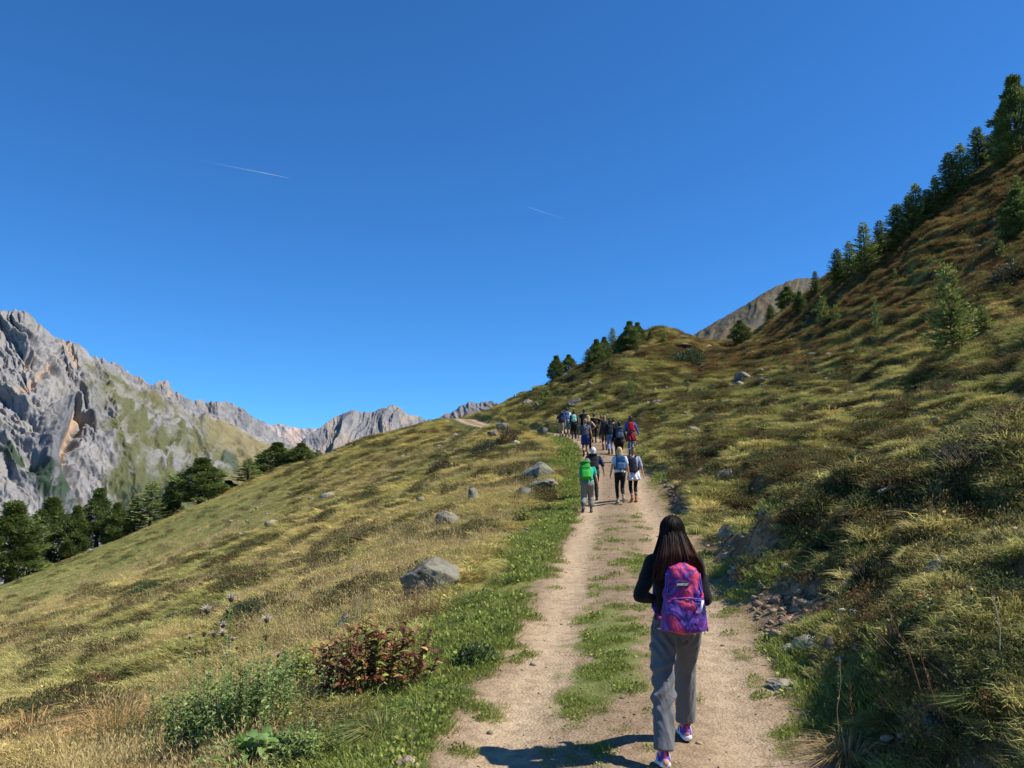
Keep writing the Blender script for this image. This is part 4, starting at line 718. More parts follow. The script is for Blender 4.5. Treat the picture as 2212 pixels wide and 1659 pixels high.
r = n.new('ShaderNodeValToRGB'); l.new(q1.outputs['Fac'], r.inputs[0]); e0 = r.color_ramp.elements; e0[0].position = 0.34; e0[0].color = (0.030, 0.012, 0.11, 1); e0[1].position = 0.74; e0[1].color = (0.62, 0.12, 0.20, 1)
for pz, cc in ((0.40, (0.17, 0.08, 0.42, 1)), (0.455, (0.075, 0.012, 0.15, 1)), (0.51, (0.36, 0.03, 0.16, 1)), (0.575, (0.68, 0.07, 0.10, 1)), (0.67, (0.42, 0.10, 0.38, 1))): x_ = e0.new(pz); x_.color = cc
l.new(r.outputs[0], b.inputs['Base Color']); wv = n.new('ShaderNodeTexNoise'); wv.inputs['Scale'].default_value = 26; wv.inputs['Detail'].default_value = 3; l.new(tc.outputs['Object'], wv.inputs[0]); bp = n.new('ShaderNodeBump'); bp.inputs['Strength'].default_value = 0.5; bp.inputs['Distance'].default_value = 0.008; l.new(wv.outputs['Fac'], bp.inputs['Height']); l.new(bp.outputs[0], b.inputs['Normal'])
a0 = cu(1462, 1370, 5.2); zb = a0[2] - 0.0; bw = 0.345; bh = 0.50; bd = 0.19; yb = -0.115 - bd / 2; bx = 0.018
crease = lambda co: 0.011 * (fbm(co[:, 0] * 9, co[:, 2] * 9, 4, 81, 0.55, True) - 0.6) * 2
body = blob('pack_body', [rbox(bw, bh, bd, 0.66, 0.62, c=(bx, yb, zb), p=2.9)], 0.006, BM, be, 3, crease)
pk2 = blob('front_pocket', [rbox(bw * 0.86, bh * 0.50, bd * 0.50, 0.90, 0.75, c=(bx, yb - bd * 0.36, zb + 0.022), p=3.2)], 0.006, BM, be, 3, crease)
zm = mat_simple('zip_tape', (0.10, 0.05, 0.30), 0.5, 0.4); WT = mat_simple('white_tape', (0.62, 0.62, 0.66), 0.6)
def onpack(x, z, dy=0.0):        # rear surface of the pack at height z (0..1 of its height)
    s = lerp(1, 0.62, z); return V3(bx + x, yb - bd / 2 * s - dy, zb + z * bh)
zp = [onpack(q * bw * 0.36, 0.505 + 0.02 * (1 - q * q), 0.020) for q in np.linspace(-1, 1, 9)]
raw('pocket_zip', [strip(zp, 0.012, 0.008, (0, 0, 1))], zm, pk2)
raw('main_zip', [strip([onpack(math.cos(t) * bw * 0.355 * (1 if True else 0), 0.52 + 0.40 * math.sin(t), -0.012 - 0.02 * math.sin(t)) for t in np.linspace(0.1, math.pi - 0.1, 19)], 0.012, 0.010, (0, 0, 1) if False else (1, 0, 0.01))], zm, body)
[raw('piping', [strip([V3(bx + q * bw * 0.47 * lerp(1, .68, z), yb - bd * 0.22 * lerp(1, .6, z), zb + z * bh) for z in np.linspace(0.06, 0.86, 9)], 0.014, 0.012)], zm, body) for q in (-1, 1)]
raw('zip_pull', [strip([onpack(0.118, 0.50, 0.034), onpack(0.105, 0.42, 0.047), onpack(0.088, 0.33, 0.050)], 0.016, 0.006)], WT, pk2)
raw('pull_cord', [strip([onpack(0.06, 0.30, 0.054), onpack(0.075, 0.36, 0.052)], 0.02, 0.003)], BM, pk2)
LP = onpack(-0.015, 0.715, 0.006); lab = raw('name_patch', [xf((lambda V: V)(rbox(0.094, 0.042, 0.006, 1, 1, n=32, p=8, z0=0.03)), np.array(Matrix.Translation(Vector(LP - V3(0, 0.0, 0.021))) @ Matrix.Rotation(math.radians(-9), 4, 'X')))], mat_simple('patch_black', (0.02, 0.02, 0.035), 0.6), be)
tcu = bpy.data.curves.new('patch_writing', 'FONT'); tcu.body = 'JANSPORT'; tcu.size = 0.022; tcu.extrude = 0.0006; tcu.offset = 0.0006; tcu.align_x = 'CENTER'; tcu.align_y = 'CENTER'
to = bpy.data.objects.new('patch_writing', tcu); C.objects.link(to); dg = bpy.context.evaluated_depsgraph_get(); tm = bpy.data.meshes.new_from_object(to.evaluated_get(dg)); bpy.data.objects.remove(to)
tm.materials.clear(); tm.materials.append(WT); to = bpy.data.objects.new('patch_writing', tm); C.objects.link(to); to.parent = lab; to.location = LP - V3(0, 0.0075, -0.0) ; to.rotation_euler = (math.radians(90 - 9), 0, 0); to.scale = (0.80, 1, 1)
tcu = bpy.data.curves.new('pull_writing', 'FONT')
for q in (-1, 1):
    raw('strap', [strip([(q * 0.055 + bx, -0.13, zb + bh * 0.90), (q * 0.08, -0.125, 1.40), (q * 0.09, -0.04, 1.462), (q * 0.10, 0.05, 1.435), (q * 0.11, 0.115, 1.34), (q * 0.12, 0.13, 1.20), (q * 0.13, 0.10, 1.12), (q * 0.150, 0.03, 1.04), (q * 0.145 + bx, -0.11, zb + 0.09)], 0.050, 0.014)], BM, be)
    raw('strap_end', [strip([(q * 0.175 + bx * 0.5, -0.10, zb + 0.09), (q * 0.195, -0.10, zb + 0.05), (q * 0.185, -0.115, zb - 0.01)], 0.022, 0.004, (0, 1, 0))], STRAP, be)
raw('haul_loop', [strip([(bx - 0.03, -0.16, zb + bh * 0.93), (bx - 0.02, -0.155, zb + bh * 1.02), (bx + 0.02, -0.155, zb + bh * 1.02), (bx + 0.03, -0.16, zb + bh * 0.93)], 0.02, 0.008, (0, 1, 0))], BM, be)
# grey hood edge showing at her right shoulder
raw('hood_edge', [strip([up((0.06, -0.10, 1.445)), up((0.105, -0.085, 1.43)), up((0.14, -0.06, 1.405))], 0.045, 0.02, (0, 1, 0.6))], mat_simple('grey_hood', (0.36, 0.37, 0.33), 0.9), groot)
# ------------------------------------------------------------------ trees
LEAF = mat_simple('needles', (1, 1, 1), 0.65, 0.25, 0.18, 0.6, attr='gcol', transl=0.22)
BARK = mat_simple('bark', (0.11, 0.085, 0.065), 0.95, 0.1, 0.4, 6, 0.6, 30)
def sprays(P0, D0, L, W, g, col, var=0.3, droop=0.0):
    """thin needle sprays: from P0 along D0, two crossed blades each"""
    n = len(P0); D0 = D0 / (np.linalg.norm(D0, axis=1, keepdims=True) + 1e-9); r = g.normal(size=(n, 3)); S = np.cross(D0, r); S /= np.linalg.norm(S, axis=1, keepdims=True) + 1e-9
    L = np.asarray(L)[:, None] if np.ndim(L) else np.full((n, 1), L); W = np.asarray(W)[:, None] if np.ndim(W) else np.full((n, 1), W)
    mid = P0 + D0 * L * 0.55; tip = P0 + D0 * L; tip[:, 2] -= droop * L[:, 0]
    V = np.stack([P0, mid + S * W / 2, tip, mid - S * W / 2], 1).reshape(-1, 3); q = np.arange(n * 4).reshape(-1, 4)
    c = np.repeat(np.asarray(col)[None] * (1 + g.uniform(-var, var, (n, 1))), 4, 0) if np.ndim(col) == 1 else np.repeat(col * (1 + g.uniform(-var, var, (n, 1))), 4, 0)
    return V, q, c
def tubes(segs, n=6):
    return [cap(a, b, ra, rb, n) for a, b, ra, rb in segs]
def proto_spruce(seed, H=8.0, R=1.75, lev=36, dens=19, col=(0.165, 0.205, 0.066), up_=0.1, open_=0.0, L0=0.34, bare=0.06):
    g = np.random.default_rng(seed); PP, DD, LL, CC = [], [], [], []; segs = [(V3(0, 0, -0.6), V3(0, 0, H * 0.5), 0.15 * H / 8, 0.09 * H / 8), (V3(0, 0, H * 0.5), V3(0, 0, H * 0.97), 0.09 * H / 8, 0.015)]
    for k in range(lev):
        q = (k + g.uniform(-.3, .3)) / lev; z = H * (bare + (0.99 - bare) * q); nb = g.integers(5, 8); Rz = R * (1 - max(0, q)) ** 0.8 * (0.55 + 0.45 * min(1, q / 0.12)) + 0.10
        for j in range(nb):
            if g.uniform() < open_: continue
            a = 2 * math.pi * (j + g.uniform(-.35, .35)) / nb + k * 1.1; L = Rz * g.uniform(0.62, 1.18); d = V3(math.cos(a), math.sin(a), up_ + 0.5 * q + g.uniform(-.12, .12)); m = max(3, int(L * dens)); t = g.uniform(0.08, 1, m) ** 0.8
            bp_ = V3(0, 0, z) + d * (t * L)[:, None]; bp_[:, 2] -= 0.16 * L * np.sin(t * 2.4)
            if L > 0.5 and g.uniform() < 0.6: segs.append((V3(0, 0, z), V3(0, 0, z) + d * L * 0.85 - V3(0, 0, 0.1 * L), 0.028, 0.008))
            for s_ in (0, 1, 2):
                sd = g.choice([-1, 1], m); side = np.c_[-math.sin(a) * sd, math.cos(a) * sd, g.uniform(-0.25, 0.35, m)]
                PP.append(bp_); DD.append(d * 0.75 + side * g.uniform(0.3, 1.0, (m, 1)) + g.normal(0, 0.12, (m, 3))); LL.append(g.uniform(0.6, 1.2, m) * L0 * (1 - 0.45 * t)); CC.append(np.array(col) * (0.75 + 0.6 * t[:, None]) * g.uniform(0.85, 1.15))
    PP, DD, LL, CC = map(np.concatenate, (PP, DD, LL, CC)); return sprays(PP, DD, LL, LL * 0.30, g, CC), segs
def proto_pine(seed, H=8.0, R=2.1, nl=95, col=(0.15, 0.19, 0.056), low=0.05):
    """stone pine: dense egg-shaped crown of upturned brushy shoots, ragged outline"""
    g = np.random.default_rng(seed); PP, DD, LL, CC = [], [], [], []; segs = [(V3(0, 0, -0.8), V3(0.05, 0, H * 0.55), 0.22, 0.13), (V3(0.05, 0, H * 0.55), V3(0, 0, H * 0.93), 0.13, 0.03)]
    for k in range(nl):
        q = (k + 0.5) / nl; z = H * (low + (0.97 - low) * q ** 0.95); prof = (1 - abs(2 * (z / H) ** 0.85 - 0.72) ** 2.3 * 0.9); prof = max(0.10, prof) if z / H > 0.3 else max(0.55, prof)
        prof *= 1 - sstep(0.72, 1.02, z / H) * 0.72; a = k * 2.399 + g.uniform(-.4, .4); rr = R * prof * g.uniform(0.45, 1.0); c = V3(math.cos(a) * rr * 0.85, math.sin(a) * rr * 0.85, z); s = g.uniform(0.35, 0.62) * (0.6 + 0.5 * prof)
        segs.append((V3(0, 0, z - 0.35 * rr), c, 0.05, 0.015)); m = 74; n_ = g.normal(size=(m, 3)); n_ /= np.linalg.norm(n_, axis=1, keepdims=True); n_[:, 2] = n_[:, 2] * 0.8 + 0.15
        p = c + n_ * s * g.uniform(0.45, 1.0, (m, 1)); out = V3(math.cos(a), math.sin(a), 0.55)
        cc = np.array(col) * g.uniform(0.7, 1.35)
        for _ in (0, 1, 2): PP.append(p + g.normal(0, .03, p.shape)); DD.append(n_ * 0.6 + out * 0.55 + V3(0, 0, 0.35) + g.normal(0, 0.3, (m, 3))); LL.append(g.uniform(0.18, 0.36, m)); CC.append(np.tile(cc, (m, 1)))
    PP, DD, LL, CC = map(np.concatenate, (PP, DD, LL, CC)); return sprays(PP, DD, LL, LL * 0.26, g, CC), segs
protos = {}
def add_proto(key, pr):
    (V, q, c), segs = pr; cr_o = mesh_np('crown', V, quads=q, mat=LEAF, cols={'gcol': c}, smooth=False, link=False); tr_o = raw('trunk', tubes(segs), BARK); C.objects.unlink(tr_o); protos[key] = (cr_o, tr_o)
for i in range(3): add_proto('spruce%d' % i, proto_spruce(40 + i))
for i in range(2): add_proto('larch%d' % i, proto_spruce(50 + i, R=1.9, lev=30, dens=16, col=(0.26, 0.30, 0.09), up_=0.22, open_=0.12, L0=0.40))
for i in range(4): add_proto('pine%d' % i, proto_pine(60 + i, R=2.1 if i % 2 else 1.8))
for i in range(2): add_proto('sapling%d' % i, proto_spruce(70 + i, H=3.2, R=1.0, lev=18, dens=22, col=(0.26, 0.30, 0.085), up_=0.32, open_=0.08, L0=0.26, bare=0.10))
PH = dict(spruce=8.0, larch=8.0, pine=8.0, sapling=3.2); PR = dict(spruce=1.75, larch=1.9, pine=2.1, sapling=1.0)
used_p = set()
def tree(kind, var, p, H, Wd, label, group, rz=0.0, tilt=0.0):
    key = kind + str(var); cr_o, tr_o = protos[key]; nm = dict(spruce='spruce_tree', larch='larch_tree', pine='stone_pine_tree', sapling='conifer_sapling')[kind]
    e = empty(nm, p, rot=(0, tilt, rz)); sz = H / PH[kind]; sw = Wd / 2 / PR[kind] * dict(spruce=1.32, larch=1.36, pine=1.42, sapling=1.12)[kind]; e.scale = (sw, sw, sz)
    for o in (cr_o, tr_o):
        c_ = o.copy(); c_.parent = e; C.objects.link(c_)
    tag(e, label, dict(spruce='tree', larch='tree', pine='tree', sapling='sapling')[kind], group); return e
# left row, standing just beyond the brow of the meadow: (u, v foot, v top, width, kind, variant, label)
GL = 'conifers beyond the brow of the left meadow'
LT = [(18, 1250, 1086, 130, 'pine', 0, 'broad dark stone pine cut by the left edge of the picture'), (105, 1200, 1075, 96, 'pine', 1, 'wide stone pine second from the left edge'), (160, 1188, 1092, 52, 'pine', 2, 'narrow dark pine squeezed left of the taller pointed one'),
      (208, 1172, 1055, 72, 'pine', 3, 'tall pointed stone pine fourth from the left edge'), (250, 1155, 1086, 50, 'pine', 1, 'short dark pine right of the tall pointed one'), (290, 1140, 1071, 46, 'spruce', 0, 'small light green spruce against the lower gully'),
      (324, 1124, 1038, 70, 'larch', 0, 'tall fresh green larch left of the thin grey-green pine'), (368, 1110, 1041, 40, 'pine', 2, 'thin grey-green pine with its bare trunk showing'), (432, 1088, 989, 96, 'pine', 3, 'largest broad double-topped pine in the middle of the row'),
      (492, 1064, 1038, 48, 'pine', 0, 'low dark pine scrub filling the gap right of the largest pine'), (534, 1050, 989, 56, 'larch', 1, 'lone light green larch right of the low scrub'), (597, 1030, 956, 76, 'pine', 1, 'round dense stone pine standing well apart near the far mountain'),
      (649, 1016, 957, 52, 'pine', 3, 'dark pine touching the right side of the round one'), (687, 1005, 971, 34, 'spruce', 2, 'small spruce last in the row to the right')]
for k, (u, vb, vt, w, kd, vr, lb) in enumerate(LT):
    cp, cr_ = crest(u); D = cp[1] + (5.5 if k % 2 else 3.5); a, b = ray(u, vb); x = a * D; z = float(hgt(x, D)); zt = ray(u, vt)[1] * D
    tree(kd, vr, (x, D, z), zt - z, w / F * D * 1.05, lb, GL, k * 2.1)
GR = 'conifers along the skyline of the right slope'
RT = [(1763, 641, 585, 28, 'spruce', 0, 'single narrow spruce against the brown mountain'), (1665, 691, 657, 27, 'spruce', 1, 'small bushy spruce lowest on the saddle'), (1702, 668, 619, 38, 'pine', 2, 'rounded pine on the saddle right of the smallest bushy one'), (1729, 679, 630, 26, 'pine', 0, 'low pine with a bare stem beside the rounded saddle pine'),
      (1600, 738, 692, 36, 'pine', 1, 'dark clump-shaped pine standing in the dip by the knoll'), (1811, 603, 536, 42, 'spruce', 1, 'dark bushy spruce at the low end of the first skyline cluster'), (1838, 598, 520, 40, 'larch', 1, 'feathery larch second in the first skyline cluster'), (1871, 590, 480, 54, 'larch', 0, 'tall open-crowned larch highest in the first skyline cluster'), (1904, 553, 475, 42, 'spruce', 2, 'slim spruce at the upper end of the first skyline cluster'),
      (1943, 532, 440, 64, 'spruce', 0, 'wide dark spruce at the low end of the second cluster'), (1968, 515, 420, 50, 'spruce', 1, 'dense spruce pressed against the wide dark one'), (1984, 495, 396, 54, 'larch', 1, 'tall pale larch topping the second cluster'), (2007, 470, 408, 44, 'spruce', 2, 'short full spruce right of the tall pale larch'), (2024, 451, 378, 36, 'larch', 0, 'thin wispy larch alone between two clusters'),
      (2056, 424, 328, 60, 'spruce', 1, 'dark leaning spruce below the fourth notch of the skyline'), (2080, 403, 310, 52, 'larch', 1, 'bluish larch behind the dark leaning spruce'), (2119, 373, 274, 60, 'spruce', 0, 'big triangular spruce left of the tallest pine'), (2144, 362, 289, 38, 'spruce', 2, 'small spruce in the shade of the big triangular one'), (2178, 353, 294, 50, 'larch', 0, 'ragged low larch at the foot of the tallest pine'),
      (2170, 335, 248, 44, 'pine', 2, 'lower shoulder pine joined to the left of the tallest pine'), (2204, 338, 165, 84, 'pine', 3, 'tallest almost black stone pine at the upper right edge')]
for k, (u, vb, vt, w, kd, vr, lb) in enumerate(RT):
    cp, cr_ = crest(u); a, b = ray(u, vb); p = hit(u, vb + 3)
    D = min(cp[1] + 1.5, p[1] if p is not None else 1e9); D = p[1] if (p is not None and p[1] < cp[1] - 4) else cp[1] + 0.5
    x = a * D; z = float(hgt(x, D)) ; zt = ray(u, vt)[1] * D; tree(kd, vr, (x, D, z - 0.2), zt - z + 0.2, w / F * D * 1.08, lb, GR, k * 1.7)
GK = 'small conifers on the flank of the knoll'
KT = [(1202, 821, 769, 34, 'pine', 0, 'leftmost dark pine on the flank of the knoll'), (1229, 807, 766, 28, 'pine', 1, 'second dark pine from the left on the knoll flank'), (1272, 804, 753, 34, 'spruce', 0, 'tapering spruce left of the knoll thicket'), (1289, 790, 733, 34, 'pine', 2, 'dense pine at the left of the knoll thicket'), (1306, 775, 728, 28, 'pine', 3, 'pine in the middle of the knoll thicket'),
      (1324, 760, 707, 26, 'larch', 1, 'pale spiky larch rising behind the knoll thicket'), (1345, 757, 722, 28, 'pine', 1, 'low pine left of the highest knoll pine'), (1361, 757, 694, 38, 'pine', 3, 'highest pine on the shoulder of the knoll'), (1378, 742, 697, 30, 'pine', 0, 'pine leaning on the right of the highest knoll pine'), (1405, 730, 713, 16, 'spruce', 2, 'tiny spruce on the bare top of the knoll'), (1435, 742, 717, 18, 'sapling', 1, 'little open sapling just below the knoll top'),
      (1180, 882, 833, 34, 'sapling', 0, 'bushy young spruce behind the leading hikers'), (1362, 868, 808, 22, 'sapling', 1, 'spindly sapling with a pale stem above the hikers'), (1315, 800, 778, 18, 'spruce', 1, 'stunted spruce below the knoll thicket')]
for k, (u, vb, vt, w, kd, vr, lb) in enumerate(KT):
    p = hit(u, vb) if True else None; cp, cr_ = crest(u)
    if p is None: p = cp + V3(0, 0.5, 0); p[2] = float(hgt(p[0], p[1]))
    zt = ray(u, vt)[1] * p[1]; tree(kd, vr, p - V3(0, 0, 0.15), zt - p[2] + 0.15, w / F * p[1] * 1.05, lb, GK, k * 1.3)
GS = 'young conifers scattered over the right slope'
ST = [(2060, 775, 570, 96, 'sapling', 0, 'largest yellow-green larch sapling in front of the right slope'), (2203, 520, 410, 70, 'pine', 0, 'dark pine on the slope cut by the right edge'), (1780, 706, 640, 34, 'sapling', 1, 'yellow-green sapling above the dip, left of a smaller one'), (1807, 701, 658, 22, 'sapling', 0, 'smaller sapling right of the yellow-green one'), (1895, 722, 640, 20, 'sapling', 1, 'thin dark sapling alone in the middle of the slope'),
      (2165, 560, 520, 24, 'sapling', 0, 'small sapling left of the pine at the right edge'), (1853, 775, 738, 16, 'sapling', 1, 'tiny dark sapling low on the slope'), (1935, 610, 580, 16, 'sapling', 0, 'tiny sapling high under the skyline cluster'), (2125, 720, 660, 44, 'sapling', 1, 'sprawling low larch right of the largest sapling'), (1290, 868, 842, 14, 'sapling', 0, 'tiny sapling near the dark flat rock'), (765, 966, 953, 12, 'spruce', 2, 'tiny lone spruce on the brow of the left meadow'), (2200, 440, 380, 40, 'sapling', 1, 'dark sapling above the edge pine')]
for k, (u, vb, vt, w, kd, vr, lb) in enumerate(ST):
    p = hit(u, vb); 
    if p is None: p, _ = crest(u)
    zt = ray(u, vt)[1] * p[1]; tree(kd, vr, p - V3(0, 0, 0.1), zt - p[2] + 0.1, w / F * p[1] * 1.1, lb, GS, k * 1.9)
# ------------------------------------------------------------------ rocks
RM = bpy.data.materials.new('lichened_gneiss'); RM.use_nodes = True; n, l = nt(RM); b = n['Principled BSDF']; b.inputs['Roughness'].default_value = 0.9; b.inputs['Specular IOR Level'].default_value = 0.2
tc = n.new('ShaderNodeTexCoord'); q1 = n.new('ShaderNodeTexNoise'); q1.inputs['Scale'].default_value = 3.2; q1.inputs['Detail'].default_value = 8; q1.inputs['Roughness'].default_value = 0.65; l.new(tc.outputs['Object'], q1.inputs[0])
oi = n.new('ShaderNodeAttribute'); oi.attribute_name = 'gcol'
r = n.new('ShaderNodeValToRGB'); l.new(q1.outputs['Fac'], r.inputs[0]); e0 = r.color_ramp.elements; e0[0].position = 0.38; e0[0].color = (0.28, 0.26, 0.24, 1); e0[1].position = 0.62; e0[1].color = (1.05, 1.03, 0.95, 1); x_ = e0.new(0.46); x_.color = (0.80, 0.78, 0.72, 1)
q2 = n.new('ShaderNodeTexNoise'); q2.inputs['Scale'].default_value = 9; q2.inputs['Detail'].default_value = 6; l.new(tc.outputs['Object'], q2.inputs[0]); r2 = n.new('ShaderNodeValToRGB'); l.new(q2.outputs['Fac'], r2.inputs[0]); r2.color_ramp.elements[0].position = 0.56; r2.color_ramp.elements[1].position = 0.64
mx = n.new('ShaderNodeMixRGB'); mx.blend_type = 'MULTIPLY'; mx.inputs[0].default_value = 1; l.new(oi.outputs['Color'], mx.inputs[1]); l.new(r.outputs[0], mx.inputs[2])
m2 = n.new('ShaderNodeMixRGB'); l.new(r2.outputs[0], m2.inputs[0]); l.new(mx.outputs[0], m2.inputs[1]); m2.inputs[2].default_value = (0.22, 0.225, 0.14, 1); l.new(m2.outputs[0], b.inputs['Base Color'])
bp = n.new('ShaderNodeBump'); bp.inputs['Strength'].default_value = 1.0; bp.inputs['Distance'].default_value = 0.08; l.new(q1.outputs['Fac'], bp.inputs['Height']); l.new(bp.outputs[0], b.inputs['Normal'])
def rock_mesh(seed, sx, sy, sz, col=(0.26, 0.26, 0.25), slab=0.0, sub=4):
    g = np.random.default_rng(seed); bm = bmesh.new(); bmesh.ops.create_icosphere(bm, subdivisions=sub, radius=1)
    co = np.array([v.co[:] for v in bm.verts]); 
    for _ in range(14):          # planar facets as if split
        n_ = g.normal(size=3); n_[2] *= 0.8; n_ /= np.linalg.norm(n_); d = g.uniform(0.38, 0.80); s = co @ n_ - d; co = co - np.where(s > 0, s * 0.93, 0)[:, None] * n_
    co[:, 2] += slab * co[:, 0]
    nn = (fbm(co[:, 0] * 2.2 + co[:, 2] * 1.7 + seed, co[:, 1] * 2.2 + co[:, 2] * 1.1, 4, seed) - 0.5); co *= (1 + 0.28 * nn + 0.10 * (fbm(co[:, 0] * 7 + co[:, 2] * 5, co[:, 1] * 7 + co[:, 2] * 4, 3, seed + 5, ridge=True) - 0.5))[:, None]
    lay = np.round(co[:, 2] * 5 + 0.8 * nn) / 5; co[:, 2] = co[:, 2] * 0.5 + lay * 0.5 if sz < 0.6 * sx else co[:, 2]
    co *= np.array([sx, sy, sz]) / np.abs(co).max(0); f = np.array([[v.index for v in fa.verts] for fa in bm.faces]); bm.free()
    return co, f, np.tile(np.array(col), (len(co), 1))
def rock(u, v, wpx, hpx, label, seed, col=(0.25, 0.25, 0.24), rz=0.0, ry=0.0, depth=0.8, sink=0.72, name='rock', group='grey rocks lying in the grass', slab=0.0, cat='rock'):
    p = hit(u, v + hpx * 0.45)
    if p is None: return
    m = p[1] / F; w = wpx * m; h = hpx * m; sx, sz = w / 2, h / 2 / (1 - sink * 0.5); co, f, c = rock_mesh(seed, sx, sx * depth, sz, col, slab, 5 if wpx > 60 else (4 if wpx > 20 else 3))
    o = mesh_np(name, co, tris=f, mat=RM, cols={'gcol': c}, smooth=False); o.location = p + V3(0, sx * depth * 0.25, sz * (1 - sink) ); o.rotation_euler = (0, ry, rz); tag(o, label, cat, group); return o
GREY = (0.215, 0.195, 0.165); PALE = (0.32, 0.28, 0.225); DARK = (0.13, 0.125, 0.12); PINK = (0.34, 0.235, 0.185)
